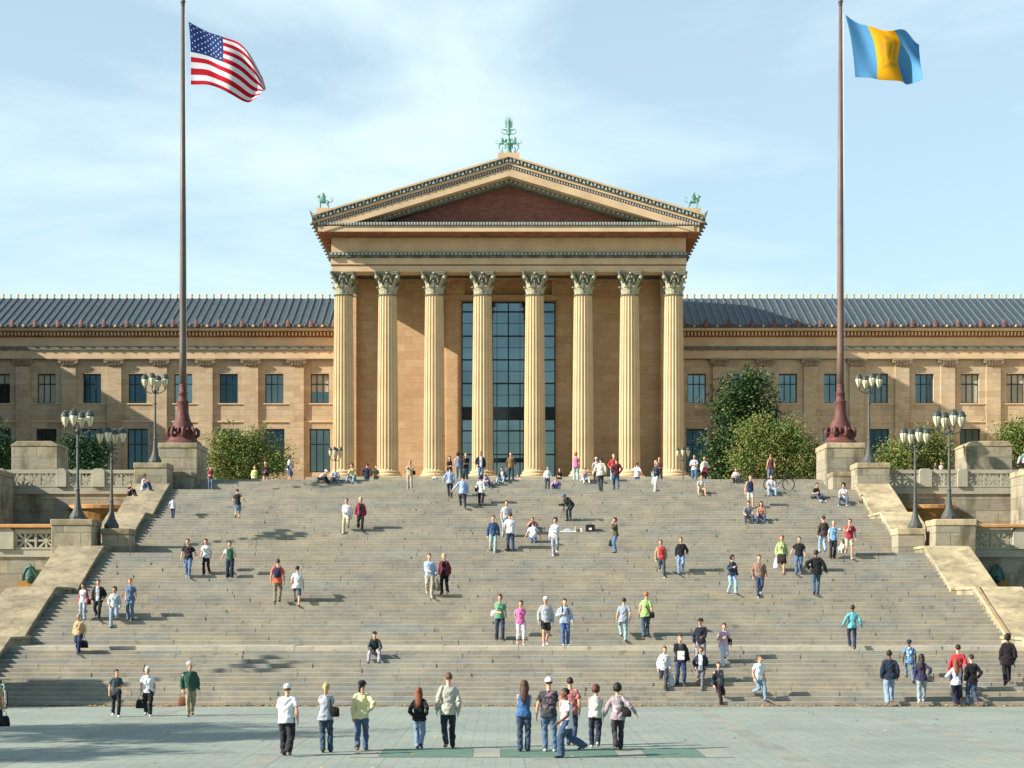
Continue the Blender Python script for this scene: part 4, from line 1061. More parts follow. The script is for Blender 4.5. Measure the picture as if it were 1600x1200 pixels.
tree('olive_green_tree','low spreading yellowish green tree in front of the magnolia',(X_(1215,d),d,TOPZ),1.0,
 [L_(1205,690,d,1.9,1.2,1.5),L_(1180,672,d,1.2,1.1,.9),L_(1245,700,d,1.7,1.2,1.3),L_(1260,728,d,1.3,1.2,1.2),L_(1200,728,d,2.2,1.2,1.2),L_(1232,668,d,.6,.8,.6),L_(1158,720,d,.9,.9,1.0)],2000,15,.085,M['leaf_olive'],4,.12)
d=112
tree('olive_green_tree','reddish green bushy tree right of the left flagpole pedestal',(X_(385,d),d,TOPZ),1.0,
 [L_(372,700,d,1.6,1.2,1.35),L_(395,715,d,2.0,1.3,1.5),L_(350,690,d,.9,.9,.7),L_(405,682,d,.5,.6,.6),L_(425,722,d,1.1,1.0,1.1),L_(345,725,d,1.2,1.1,1.4),L_(375,738,d,2.4,1.2,1.1),L_(452,698,d,.28,.3,.2)],2000,15,.085,M['leaf_olive'],5,.12)
d=104
tree('olive_green_tree','low green tree behind the upper right balustrade',(X_(1430,d),d,TOPZ),.8,
 [L_(1415,712,d,1.5,1.2,.9),L_(1445,705,d,1.5,1.2,1.1),L_(1385,722,d,1.0,1.0,.6),L_(1470,718,d,1.2,1.0,.8),L_(1450,688,d,.7,.7,.6)],1300,15,.085,M['leaf_olive'],6,.1)
d=105
tree('olive_green_tree','green tree at the right edge above the corner bastion',(X_(1595,d),d,TOPZ),1.0,
 [L_(1590,695,d,1.5,1.2,1.3),L_(1608,680,d,1.2,1.2,1.0),L_(1575,682,d,.6,.7,.5),L_(1562,702,d,.5,.5,.5)],900,15,.085,M['leaf_olive'],7,.1)
d=108
tree('dark_tree','dark shaded tree behind the upper left balustrade',(X_(135,d),d,TOPZ),1.0,
 [L_(122,706,d,1.0,1.0,1.1),L_(148,708,d,.9,1.0,1.0),L_(108,700,d,.5,.6,.7),L_(160,700,d,.4,.5,.7),L_(135,735,d,1.5,1.0,.8)],800,15,.1,M['leaf_shade'],8,.12)
tree('dark_tree','dark tree cut by the left edge of the picture',(X_(-12,d),d,TOPZ),1.0,
 [L_(-10,700,d,1.2,1.2,1.9),L_(5,725,d,.8,.8,1.1)],500,15,.1,M['leaf_shade'],9,.12)
# trees outside the frame on the left that shade the plaza
for i,(x,y,h) in enumerate(((-25,39.5,12.5),(-30,41.5,14),(-26,34.5,11))):
    tree('street_tree','%s of the three leafy trees that shade the left of the plaza'%('middle one in height','tallest','shortest')[i],(x,y,0),3.5,
     [(x,y,h-2.5,2.2,2.2,2.2),(x-1.3,y+.6,h-3.6,1.8,1.8,1.6),(x+1.5,y-.5,h-3.8,1.7,1.7,1.5)],350,14,.16,M['leaf_shade'],30+i,.2,'trees left of the plaza')
# ---------------- people ----------------
import numpy as np
CM={}
def cm(h):
    if h not in CM:
        c=hexc(h); l=.3*c[0]+.59*c[1]+.11*c[2]; k=.28 if c[2]>c[0]*1.15 else (.3 if c[1]>c[0] and c[1]>c[2]*1.6 else .12)
        CM[h]=cloth('cloth_'+h,tuple((v*(1-k)+l*k)*.95 for v in c[:3])+(1,))
    return CM[h]
SK={'a':'c99478','b':'b98262','c':'6b4532','d':'d3a288'}
def skin(k):
    n='skin_'+k
    if n not in CM: CM[n]=plain('skin_tone_'+k,hexc(SK[k]),.6,.35,var=.05,scale=20,bump=0)
    return CM[n]
def hairm(h):
    n='hair_'+h
    if n not in CM: CM[n]=plain('hair_'+h,hexc(h),.55,.4,var=.3,scale=60,bump=.4,bscale=120)
    return CM[n]
M['lip']=plain('lip',hexc('9c5a50'),.5,.3,bump=0); M['eye']=plain('eye_dark',hexc('2a2220'),.4,.4,bump=0)
PEND=[]; FOLDS=True
def ik(a,b,l1,l2,hint):
    d=b-a; L=d.length; mx=(l1+l2)*.995
    if L>mx: b=a+d*(mx/L); d=b-a; L=mx
    L=max(L,abs(l1-l2)+.02)
    x=(l1*l1-l2*l2+L*L)/(2*L); h=math.sqrt(max(l1*l1-x*x,0)); u=d.normalized()
    hv=hint-u*hint.dot(u); hv=hv.normalized() if hv.length>1e-5 else Vector((0,0,1))
    return a+u*x+hv*h,b
ARM={'down':(.07,.03,-.50),'f':(.05,.24,-.43),'b':(.06,-.20,-.46),'poc':(.05,.05,-.40),'cross':(-.17,.22,-.26),'belly':(-.12,.26,-.30),
 'face':(-.10,.20,.06),'cam':(-.11,.26,.09),'out':(.48,.12,-.02),'hip':(.07,.0,-.34),'knee':(-.03,.40,-.30),'floor':(.15,-.1,-.48),'back':(-.10,-.14,-.40),'low':(.20,.06,-.45),'wide':(.32,.02,-.38),'chest':(-.08,.2,-.18)}
def seat_ground(x,y): return ground(y)
PERS=[]
def person(x,yt,yf,ang,pose,arms,top,bot,hair,label,T=0,sl='t',bt='p',sk='a',front=None,slc=None,fat=1.0,fem=0,cap=None,shoe='2b2724',shin=None,turn=0,z0=None,d0=None,pr=None,group=None,bag=None,lean=None,hem=None,pxx=None):
    # where it stands
    if d0 is not None:
        Y=d0; Z=ground(Y) if z0 is None else z0; h=T or 1.7
    elif T:
        h=T; Z=TOPZ; hv=h if pose not in ('sit','fsit','crouch') else h*.62
        Y=(TOPZ+hv-CZ)*F/(950-yt)
        if Y<TOPY+.2: Y=TOPY+.35
    else:
        if yf>1103.2: Y=F*CZ/(yf-950)+.05; Z=0
        else:
            best=min(TR[1:],key=lambda t: abs(950-(t[2]-CZ)*F/t[0]-yf)); Y=best[0]+.2
            Z=best[2]
            if best[1]-best[0]>1 and Z<CZ: Y=best[0]+.5
        h=(yf-yt)*Y/F
        if pose in('sit','sitL','sitR'): h=(yf-yt)*Y/F/(.63)
        if pose=='crouch': h=(yf-yt)*Y/F/.6
    if pose=='bend': h=1.75
    if not T: h=min(max(h,1.0 if h<1.35 else 1.5),1.92)
    X=X_(x,Y); s=h/1.75; s=s if s>.3 else 1
    near=(1100-0) and (F/Y)*h
    vox=.0115 if near>105 else (.0135 if near>70 else .017)
    rg=random.Random(int(x*13+yt*7)); stand=pose in('stand','stand2','step','step2','walk','walk2')
    if stand: ang+=rg.uniform(-9,9); turn+=rg.uniform(-22,22)
    else: turn+=rg.uniform(-12,12)
    ra=R(ang); ca,sa=math.cos(ra),math.sin(ra)
    def W(p): return (X+(p[0]*ca-p[1]*sa)*s, Y+(p[0]*sa+p[1]*ca)*s)
    def gz(p):
        if z0 is not None: return 0
        wx,wy=W(p); return (ground(wy)-Z)/s
    fw=lambda lx,ff,z: Vector((lx,-ff,z))
    ph={'walk':(.27,-.27),'walk2':(-.27,.27),'stand':(.03,-.03),'stand2':(-.05,.06),'step':(.2,-.2),'step2':(-.2,.2),'stride':(.16,-.46)}.get(pose,(0,0))
    hw=.085 if pose!='stand' else .105
    fe=[]
    if pose in('sit','sitL','sitR'): fl=[fw(.19,.0,0),fw(-.20,.05,0)]
    elif pose=='fsit': fl=[fw(.16,.0,0),fw(-.12,.1,0)]
    else:
        if pose[:4] in('walk','step','stri'): hw=.055+rg.random()*.03
        jx=rg.uniform(-.02,.02); fl=[fw(hw+jx,ph[0]+rg.uniform(-.03,.03),0),fw(-hw+jx,ph[1]+rg.uniform(-.03,.03),0)]
    for p in fl:
        g=gz(p)
        if g>.6: g=.3
        if g<-.6: g=-.3
        p.z=g
    lift=[0,0]
    lf=.13 if pose[:4]=='walk' else .07
    if pose in('walk','step'): lift[1]=lf
    if pose in('walk2','step2'): lift[0]=lf
    if pose=='stride': lift[1]=.22
    ank=[Vector((p.x,p.y,p.z+.085+lift[i])) for i,p in enumerate(fl)]
    sc=.84
    if pose in('sit','sitL','sitR'):
        hx={'sit':0,'sitL':.1,'sitR':-.1}[pose]
        hb=fw(hx,-.62,0); g=gz(hb); g=min(max(g,0),.45); pz=g+.14; pel=Vector((hx,.62,pz)); ld=.38 if lean is None else lean
    elif pose=='fsit': pel=Vector((0,.42,.13)); ld=.12 if lean is None else lean
    elif pose=='crouch': pel=Vector((0,.2,.42)); ld=.5 if lean is None else lean
    else:
        mid=(fl[0]+fl[1])/2 if pose!='stride' else fl[0]*.75+fl[1]*.25; zz=min(a.z+math.sqrt(max(.825**2-((mid.y-a.y)**2),.3)) for a in (ank if pose!='stride' else ank[:1]))
        pel=Vector((rg.uniform(-.02,.02),mid.y*.6 if pose!='stride' else mid.y,zz+.0)); ld={'bend':1.15}.get(pose,.04) if lean is None else lean
        if pose=='bend': pel.y+=.12; pel.z-=.04
    hip=[pel+Vector((.085,0,0)),pel+Vector((-.085,0,0))]
    knees=[];anks=[]
    for i in (0,1):
        hint=fw(.1*(1-2*i),1,.15) if pose!='fsit' else fw(.25*(1-2*i),.5,1)
        if pose in('sit','sitL','sitR'): hint=fw(.34*(1-2*i),.6,1)
        k,a=ik(hip[i],ank[i],.43*sc/.84,.42*sc/.84,hint); knees.append(k); anks.append(a)
    sw=rg.uniform(-.045,.045) if stand else 0
    dr=Vector((sw,-math.sin(ld),math.cos(ld))).normalized()      # spine
    fwd=Vector((0,-math.cos(ld),-math.sin(ld)))
    chest=pel+dr*.36; shc=pel+dr*.485; nk=pel+dr*.54; 
    hd=nk+ (dr*.6+Vector((0,0,.4))).normalized()*.150+fwd*.02
    if pose=='bend': hd=nk+dr*.1+Vector((0,-.06,-.02))
    shw=(.150 if fem else .172)*(.5+.5*fat)
    tl=rg.uniform(-.018,.018); tw=rg.uniform(-.03,.03); sh=[shc+Vector((shw,tw,-.045+tl)),shc+Vector((-shw,-tw,-.045-tl))]
    am=arms if isinstance(arms,(tuple,list)) else (arms,arms)
    el=[];wr=[]
    for i in (0,1):
        sg=1-2*i; t=ARM[am[i]]; t=(t[0]+rg.uniform(-.02,.03),t[1]+rg.uniform(-.05,.05),t[2]+rg.uniform(-.01,.02))
        if am[i] in ('knee',): tgt=knees[i]+Vector((0,-.02,.08))
        else:
            # keep hanging arms vertical
            if t[2]<-.35 and pose!='bend': tgt=sh[i]+Vector((sg*t[0],-t[1],t[2]))
            else: tgt=sh[i]+Vector((sg*t[0],0,0))+fwd*t[1]+dr*t[2]
        hint=Vector((sg*(.9 if am[i]=='hip' else .5 if am[i]=='poc' else .3),.9,-.3))
        if am[i] in('cam','face','chest'): hint=Vector((sg*.5,.1,-1))
        e,w=ik(sh[i],tgt,.285,.255,hint); el.append(e); wr.append(w)
    S=lambda p: p*s
    root_n='person'
    def newmb(): return MB()
    B=newmb(); LW=1.0 if fat<1.15 else 1.12
    fr=max(.0085,vox*.62)
    # torso
    def torso(mb,e,z0=-.06,z1=.52,neck=True,flare=0):
        f=fat; hpw=.165 if fem else .155
        hf=.6+.4*f; secs=[(-.06,hpw*1.02*hf,.114*hf),(.02,hpw*hf,.118*hf),(.14,(.125 if fem else .142)*f,.098*f),(.26,(.135 if fem else .155)*f,.11*f),(.37,(.15 if fem else .172)*f,.112),(.43,(.142 if fem else .165),.096),(.475,(.105 if fem else .12),.078),(.515,.068,.06)]
        P=[];Q=[]
        for t,a,b_ in secs:
            if t<z0-.001 or t>z1+.001: continue
            if t<=.02: a+=flare; b_+=flare*.8
            P.append(pel+dr*t); Q.append((a+e,b_+e))
        if z0<-.07: P.insert(0,pel+Vector((0,0,z0))); Q.insert(0,((hpw+.01)*hf+e+flare*1.2,.12*hf+e+flare))
        mb.loft([S(p) for p in P],[(a*s,b_*s) for a,b_ in Q],side=(1,0,0),n=14)
    torso(B,-.008)
    if fem: 
        for sg in (-1,1): B.ell(S(shc-dr*.15+fwd*.085+Vector((sg*.065,0,0))),(.055*s,.055*s,.06*s),n=8,m=6)
    B.loft([S(shc+dr*.0),S(nk),S(hd-Vector((0,0,.05)))],[.062*s,.053*s,.05*s],n=10)
    # head: skull, jaw, nose, ears (turned by its own angle)
    tr_=Matrix.Rotation(R(turn),3,'Z'); tilt=Matrix.Rotation(min(ld*.4,.5),3,'X') if pose in('sit','fsit','bend') or ld>.2 else Matrix.Identity(3)
    hm=tr_@tilt
    def HP(a,b_,c): return S(hd+hm@Vector((a*1.03,b_*1.03,c*1.03)))
    B.ell(HP(0,.012,.03),(.076*s,.095*s,.09*s),n=14,m=10,rot=hm)
    B.loft([HP(0,-.005,.06),HP(0,-.018,.0),HP(0,-.03,-.055),HP(0,-.045,-.095),HP(0,-.05,-.112)],[(.073*s,.078*s),(.069*s,.074*s),(.058*s,.062*s),(.036*s,.040*s),(.02*s,.02*s)],n=12)
    B.loft([HP(0,-.085,.025),HP(0,-.103,-.005),HP(0,-.113,-.03),HP(0,-.09,-.042)],[.008*s,.012*s,.017*s,.014*s],n=6)
    for sg in (-1,1):
        B.ell(HP(sg*.077,.015,.0),(.012*s,.02*s,.03*s),n=6,m=6,rot=hm)
    # arms with hands
    for i in (0,1):
        sg=1-2*i
        B.loft([S(shc+Vector((sg*.06,0,-.02))),S(sh[i]),S(sh[i].lerp(el[i],.35)),S(el[i])],[.045*s,.043*s*LW,.042*s*LW,.036*s*LW],side=(0,1,0),n=10)
        B.loft([S(el[i]),S(el[i].lerp(wr[i],.3)),S(wr[i])],[.038*s*LW,.04*s*LW,.025*s],side=(0,1,0),n=10)
        fd=(wr[i]-el[i]).normalized(); inn=Vector((-sg,0,0)); inn=(inn-fd*inn.dot(fd)); inn=inn.normalized() if inn.length>.2 else Vector((0,0,-1))
        ac=fd.cross(inn).normalized()   # across the palm
        if ac.dot(Vector((0,-1,0)))<0: ac=-ac
        pal=wr[i]+fd*.05
        B.loft([S(wr[i]-fd*.01),S(wr[i]+fd*.03),S(wr[i]+fd*.085)],[(.024*s,.018*s),(.037*s,.016*s),(.040*s,.014*s)],side=ac,n=8)
        for q,(o,ln) in enumerate(((.030,.066),(.010,.076),(-.010,.070),(-.030,.054))):
            b0=wr[i]+fd*.08+ac*o; k1=b0+fd*ln*.5+inn*.010; k2=b0+fd*ln*.85+inn*.034
            B.loft([S(b0),S(k1),S(k2)],[fr*s*1.05,fr*s,fr*s*.85],n=5)
        t0=wr[i]+fd*.02+ac*.03; B.loft([S(t0),S(t0+fd*.032+ac*.022+inn*.01),S(t0+fd*.062+ac*.026+inn*.024)],[fr*s*1.4,fr*s*1.15,fr*s],n=6)
    # legs
    for i in (0,1):
        sg=1-2*i
        B.loft([S(hip[i]+Vector((0,0,.03))),S(hip[i].lerp(knees[i],.35)),S(knees[i])],[.082*s*LW,.074*s*LW,.05*s*LW],n=12)
        B.loft([S(knees[i]),S(knees[i].lerp(anks[i],.3)),S(anks[i]),S(anks[i]-Vector((0,0,.035)))],[.05*s*LW,.053*s*LW,.034*s,.036*s],n=12)
        B.loft([S(anks[i]+Vector((0,.04,-.045))),S(anks[i]+Vector((sg*.01,-.14,-.06)))],[.035*s,.03*s],n=8)
    lw=lambda o: o
    root=B.build(root_n,[skin(sk),M['lip'],M['eye']]); root.location=(X,Y,Z); root.rotation_euler=(0,0,ra)
    tag(root,label,'person',group)
    ORG[root]=Vector((0,0,0)); PEND.append((root,vox*1.0,'body',dict(hd=hd*s,hm=hm,s=s)))
    ch=lambda mb,name,mats,vx=None,info=None: (lambda o:(PEND.append((o,vx or vox*1.15,'cloth',info)),o)[1])(mb.build(name,mats,root))
    # trousers, shorts or skirt
    lm=cm(bot); loose=.016 if bt!='b' else .032
    C=MB()
    C.loft([S(pel-Vector((0,0,.06))),S(pel+dr*.02),S(pel+dr*.085)],[((.15+.005)*s*(.6+.4*fat),.116*s*fat),((.163 if fem else .155)*s*(.6+.4*fat),.122*s*(.5+.5*fat)),((.128 if fem else .138)*s*fat,.098*s*fat)],n=14)
    endf={'p':1.0,'b':1.0,'c':.62,'s':-.08,'k':0}[bt]
    if bt=='k':
        kn=(knees[0]+knees[1])/2
        C.loft([S(pel+dr*.1),S(pel),S(pel.lerp(kn,.6)),S(kn)],[(.14*s,.11*s),(.185*s,.135*s),(.2*s,.15*s),(.205*s,.16*s)],n=16)
    else:
        for i in (0,1):
            C.loft([S(hip[i]+Vector((0,0,.04))),S(hip[i].lerp(knees[i],.4)),S(knees[i] if endf>=0 else hip[i].lerp(knees[i],.88))],[(.076*LW+loose)*s,(.075*LW+loose)*s,(.054*LW+loose*(1 if endf>=0 else 1.6))*s],n=12)
            if endf>0:
                e=knees[i].lerp(anks[i],endf); fl_=.012 if fem or bt=='b' else 0
                C.loft([S(knees[i]),S(knees[i].lerp(e,.4)),S(e-Vector((0,0,.03 if endf==1 else 0)))],[(.054*LW+loose)*s,(.052*LW+loose)*s,(.044+loose+fl_)*s],n=12)
    ch(C,{'p':'trousers','b':'trousers','c':'trousers','s':'shorts','k':'skirt'}[bt],lm)
    # shirt
    T_=MB(); e=.014 if sl!='j' else .026
    zb=-.06 if hem is None else hem
    torso(T_,e,z0=zb-.03 if hem is None and sl!='n' else zb,flare=(.014 if sl!='j' else .022))
    if fem:
        for sg in (-1,1): T_.ell(S(shc-dr*.15+fwd*.09+Vector((sg*.062,0,0))),(.068*s,.06*s,.07*s),n=8,m=6)
    for i in (0,1):
        sg=1-2*i
        if sl=='n': T_.loft([S(shc+Vector((sg*.04,0,-.05))),S(sh[i].lerp(shc,.35)+Vector((0,0,.035)))],[.07*s,.035*s],side=(0,1,0),n=8); continue
        el2=sh[i].lerp(el[i],.62 if sl=='t' else 1)
        T_.loft([S(shc+Vector((sg*.03,0,-.015))),S(sh[i]+Vector((-sg*.03,0,.012))),S(sh[i].lerp(el2,.5)),S(el2)],[(.05+e)*s,(.050+e)*s,(.050*LW+e)*s,(.046*LW+e*(1.5 if sl=='t' else 1))*s],side=(0,1,0),n=10)
        if sl in('l','j'): T_.loft([S(el[i]),S(el[i].lerp(wr[i],.45)),S(el[i].lerp(wr[i],.96))],[(.042*LW+e)*s,(.042*LW+e)*s,(.03+e)*s],side=(0,1,0),n=10)
    mats=[cm(top)]
    info=None
    if front or slc or pr:
        mats+= [cm(front or top),cm(slc or top),cm(pr or top)]
        info=dict(front=bool(front),slc=bool(slc),pr=bool(pr),s=s,pel=pel*s,fwd=fwd,dr=dr,sh=[q*s for q in sh])
    ch(T_,'jacket' if sl=='j' else ('sweater' if sl=='l' else 'shirt'),mats,None,info)
    # shoes
    for i in (0,1):
        sg=1-2*i; a=anks[i]; C=MB(); dz=.0
        pit=.0 if lift[i]==0 else .05
        C.loft([S(a+Vector((0,.065,-.045+pit))),S(a+Vector((0,.03,-.035+pit*.6))),S(a+Vector((sg*.008,-.05,-.047))),S(a+Vector((sg*.014,-.13,-.058-pit*.6))),S(a+Vector((sg*.014,-.185,-.065-pit)))],[(.028*s,.030*s),(.04*s,.048*s),(.043*s,.037*s),(.048*s,.026*s),(.028*s,.015*s)],side=(1,0,0),n=10)
        C.build('shoe',cm(shoe),root,smooth=True)
    # hair or hat
    st,hc=hair
    C=MB(); n,m=18,14
    if st!='bald':
        big={'curly':1.34,'bob':1.16,'long':1.13,'bun':1.06,'short':1.04,'tail':1.07}[st]; low={'short':-.5,'curly':-.72,'bob':-.9,'long':-.85,'bun':-.5,'tail':-.5}[st]
        b=len(C.v)
        for i in range(m+1):
            th=math.pi*i/m
            for j in range(n):
                a=2*math.pi*j/n; v=Vector((math.sin(th)*math.cos(a),math.sin(th)*math.sin(a),math.cos(th)))
                face=v.y<-.30 and v.z<.42 - .25*abs(v.x)
                below=v.z<low or (st in('short','bun','tail') and v.z<-.05 and v.y<.25)
                k=big*(1.05 if st!='short' else 1.03)
                if face or below: k=.8
                if st=='curly' and k>1: k*=1+.09*noise.noise(Vector((v.x*5+x,v.y*5,v.z*5)))
                C.v.append(tuple(HP(v.x*.080*k,.014+v.y*.100*k,.028+v.z*.098*k*(1.1 if v.z<0 and st in('bob','long') else 1))))
        for i in range(m):
            for j in range(n):
                a=b+i*n+j; d_=b+i*n+(j+1)%n; C.f.append((a,a+n,d_+n,d_)); C.m.append(0)
        if st=='long':
            C.loft([HP(0,.06,.06),HP(0,.095,-.05),S(nk+Vector((0,.105,-.02))),S(shc+Vector((0,.125,-.10))),S(shc+Vector((0,.125,-.24)))],[(.07*s,.05*s),(.085*s,.045*s),(.095*s,.038*s),(.085*s,.03*s),(.03*s,.012*s)],side=(1,0,0),n=10)
            for sg in (-1,1): C.loft([HP(sg*.07,.02,.03),HP(sg*.083,.02,-.07),S(nk+Vector((sg*.08,.03,-.03)))],[.03*s,.032*s,.015*s],n=6)
        if st=='tail': C.loft([HP(0,.1,.05),HP(0,.15,.02),HP(0,.15,-.1),HP(0,.12,-.18)],[.03*s,.035*s,.03*s,.01*s],n=8)
        if st=='bun': C.ell(HP(0,.09,.09),(.045*s,.045*s,.04*s),n=8,m=6)
        C.build('hair',hairm(hc),root,smooth=True)
    if cap:
        C=MB(); b=len(C.v); n,m=16,6
        for i in range(m+1):
            th=.5*math.pi*i/m*1.08
            for j in range(n):
                a=2*math.pi*j/n; C.v.append(tuple(HP(math.sin(th)*math.cos(a)*.096,.014+math.sin(th)*math.sin(a)*.118,.045+math.cos(th)*.098)))
        for i in range(m):
            for j in range(n):
                a=b+i*n+j; d_=b+i*n+(j+1)%n; C.f.append((a,a+n,d_+n,d_)); C.m.append(0)
        C.loft([HP(0,-.07,.055),HP(0,-.13,.05),HP(0,-.18,.035)],[(.075*s,.01*s),(.07*s,.008*s),(.045*s,.006*s)],side=(1,0,0),n=10)
        C.build('cap',cm(cap),root,smooth=True)
    # things carried
    toW=lambda p: Vector((X+(p.x*ca-p.y*sa)*s,Y+(p.x*sa+p.y*ca)*s,Z+p.z*s))
    if bag:
        kind,side,col,lb=bag; i=0 if side=='L' else 1; sg=1-2*i
        m_=cm(col)
        if kind=='hand':
            w=toW(wr[i]+(wr[i]-el[i]).normalized()*.08); r=thing('handbag',lb,'bag',w); q=MB()
            q.loft([w+Vector((0,0,-.14)),w+Vector((0,0,-.2)),w+Vector((0,0,-.38)),w+Vector((0,0,-.42))],[(.09,.04),(.13,.06),(.16,.07),(.14,.05)],side=(1,0,0),n=12,sq=.6); q.build('bag_body',m_,r,smooth=True)
            q=MB(); q.loft([w+Vector((-.07,0,-.18)),w+Vector((-.05,0,-.05)),w+Vector((0,0,0)),w+Vector((.05,0,-.05)),w+Vector((.07,0,-.18))],[.008]*5,side=(0,1,0),n=6); q.build('handle',m_,r)
        elif kind in('shoulder','cross'):
            c=toW(pel+Vector((sg*.20,.04,-.02 if kind=='cross' else .12))); r=thing('shoulder_bag',lb,'bag',c); q=MB()
            q.loft([c+Vector((0,0,.10)),c+Vector((0,0,.07)),c+Vector((0,0,-.10)),c+Vector((0,0,-.13))],[(.09,.03),(.13,.05),(.14,.06),(.12,.04)],side=(ca,sa,0),n=12,sq=.6); q.build('bag_body',m_,r,smooth=True)
            top_=toW((sh[i] if kind=='shoulder' else sh[1-i]).lerp(shc,.3)+Vector((0,0,.085)))
            fr_=toW(pel+dr*.25+fwd*.135+Vector((sg*(.13 if kind=='shoulder' else 0),0,0))); bk=toW(pel+dr*.25-fwd*.135+Vector((sg*(.13 if kind=='shoulder' else 0),0,0)))
            q=MB(); q.loft([c+Vector((0,0,.08)),fr_,top_,bk,c+Vector((0,0,.08))],[(.016,.006)]*5,side=(1,0,0),n=6); q.build('strap',m_,r)
        elif kind=='pack':
            c=toW(shc-dr*.2-fwd*.17); r=thing('backpack',lb,'bag',c); q=MB()
            q.loft([c+Vector((0,0,.2)),c+Vector((0,0,.14)),c+Vector((0,0,-.16)),c+Vector((0,0,-.2))],[(.10,.05),(.14,.08),(.15,.09),(.12,.06)],side=(ca,sa,0),n=12,sq=.6); q.build('bag_body',m_,r,smooth=True)
            for g_ in (-1,1):
                q=MB(); q.loft([toW(shc-fwd*.1+Vector((g_*.09,0,.02))),toW(shc+Vector((g_*.10,0,.075))),toW(shc+fwd*.12+Vector((g_*.1,0,-.06))),toW(pel+dr*.25+fwd*.12+Vector((g_*.13,0,0))),toW(pel+dr*.2+Vector((g_*.16,0,0)))],[(.022,.008)]*5,n=6); q.build('strap',m_,r)
        elif kind in('plastic','cloth'):
            w=toW(wr[i]+(wr[i]-el[i]).normalized()*.08); r=thing('plastic_bag' if kind=='plastic' else 'folded_jacket',lb,'bag' if kind=='plastic' else 'jacket',w); q=MB()
            q.loft([w,w+Vector((0,0,-.1)),w+Vector((.02,0,-.3)),w+Vector((.01,0,-.48)),w+Vector((0,0,-.52))],[(.02,.02),(.07,.04),(.14,.08),(.15,.09),(.1,.05)],side=(1,0,0),n=12); o=q.build('bag_body' if kind=='plastic' else 'cloth_body',m_,r,smooth=True)
        elif kind=='can':
            w=toW(wr[i]+(wr[i]-el[i]).normalized()*.08); r=thing('drink_can',lb,'drink can',w); q=MB(); q.loft([w+Vector((0,0,-.07)),w+Vector((0,0,-.06)),w+Vector((0,0,.05)),w+Vector((0,0,.06))],[.026,.033,.033,.026],n=12); q.build('can_body',m_,r,smooth=True)
            q=MB(); q.loft([w+Vector((0,0,.06)),w+Vector((0,0,.066))],[.024,.022],n=12); q.build('can_lid',M['metal'],r)
        elif kind=='paper':
            w=toW(wr[i]+Vector((0,-.03,0))); o=MB(); o.box(w.x-.12,w.x+.12,w.y-.06,w.y-.045,w.z-.16,w.z+.14); o=o.build('paper_sheets',M['white'],org=w); tag(o,lb,'papers')
        elif kind=='camera':
            w=toW((wr[0]+wr[1])/2+fwd*.05+Vector((0,0,.05))); r=thing('camera',lb,'camera',w); q=MB(); q.box(w.x-.06,w.x+.06,w.y-.03,w.y+.03,w.z-.04,w.z+.04); q.build('camera_body',M['black'],r,bevel=.008)
            f2=Vector((fwd.x*ca-fwd.y*sa,fwd.x*sa+fwd.y*ca,0)).normalized(); q=MB(); q.loft([w,w+f2*.1],[.03,.032],n=12); q.build('lens',M['black'],r)
    return root
def finalize():
    dg=None
    for o,v,k,i in PEND:
        r=o.modifiers.new('r','REMESH'); r.mode='VOXEL'; r.voxel_size=v; r.use_smooth_shade=True
        q=o.modifiers.new('s','SMOOTH'); q.factor=.5; q.iterations=1 if k=='body' else 4
    dg=bpy.context.evaluated_depsgraph_get(); dg.update()
    for o,v,k,i in PEND:
        me=bpy.data.meshes.new_from_object(o.evaluated_get(dg),depsgraph=dg)
        old=o.data; mats=list(old.materials); me.name=o.name
        o.modifiers.clear(); o.data=me; me.materials.clear()
        for m_ in mats: me.materials.append(m_)
        me.polygons.foreach_set('use_smooth',[True]*len(me.polygons))
        if k=='cloth':
            n_=len(me.vertices); co=np.empty(n_*3,'f'); me.vertices.foreach_get('co',co); co=co.reshape(-1,3)
            no=np.empty(n_*3,'f'); me.vertex_normals.foreach_get('vector',no); no=no.reshape(-1,3)
            ph=np.random.RandomState(len(co)).rand(12)*6.28; q=np.zeros(n_,'f')
            for w,(fx,fy,fz,am_) in enumerate(((19,7,31,.0042),(-13,21,22,.0042),(33,-11,15,.003),(9,35,-41,.003),(47,23,37,.0018),(-41,51,27,.0018))):
                q+=am_*np.sin(co[:,0]*fx+co[:,1]*fy+co[:,2]*fz+ph[w]+1.3*np.sin(co[:,2]*(9+w*3)+co[:,0]*11+ph[w+6]))
            co+=no*(q[:,None]+.002); me.vertices.foreach_set('co',co.ravel()); me.update()
        mi=[0]*len(me.polygons)
        if k=='body':
            inv=i['hm'].inverted(); s=i['s']; hd=i['hd']
            for p in me.polygons:
                c=p.center
                if c.z>hd.z-.13*s:
                    q=inv@(c-hd)/s
                    if q.y<-.06:
                        if abs(abs(q.x)-.031)<.013 and abs(q.z-.012)<.0075: mi[p.index]=2
                        elif abs(q.x)<.024 and abs(q.z+.058)<.008: mi[p.index]=1
        elif i:
            s=i['s']; shx=abs(i['sh'][0].x)
            for p in me.polygons:
                c=p.center; t=(c-i['pel']); u=t.dot(i['dr'])/s; f=t.dot(i['fwd'])/s
                if i['slc'] and abs(c.x)>shx*.93: mi[p.index]=2
                elif i['front'] and f>.02 and abs(c.x)<.075*s: mi[p.index]=1
                elif i['pr'] and noise.noise(c*14)>.12 and abs(c.x)<.13*s and u>.1: mi[p.index]=3
        me.polygons.foreach_set('material_index',mi)
        bpy.data.meshes.remove(old)
P=person
BK,DJ,JN,LJ,KH='1d1d20','26354a','3f5b7d','8aa3b8','a89a7c'
S_='short'
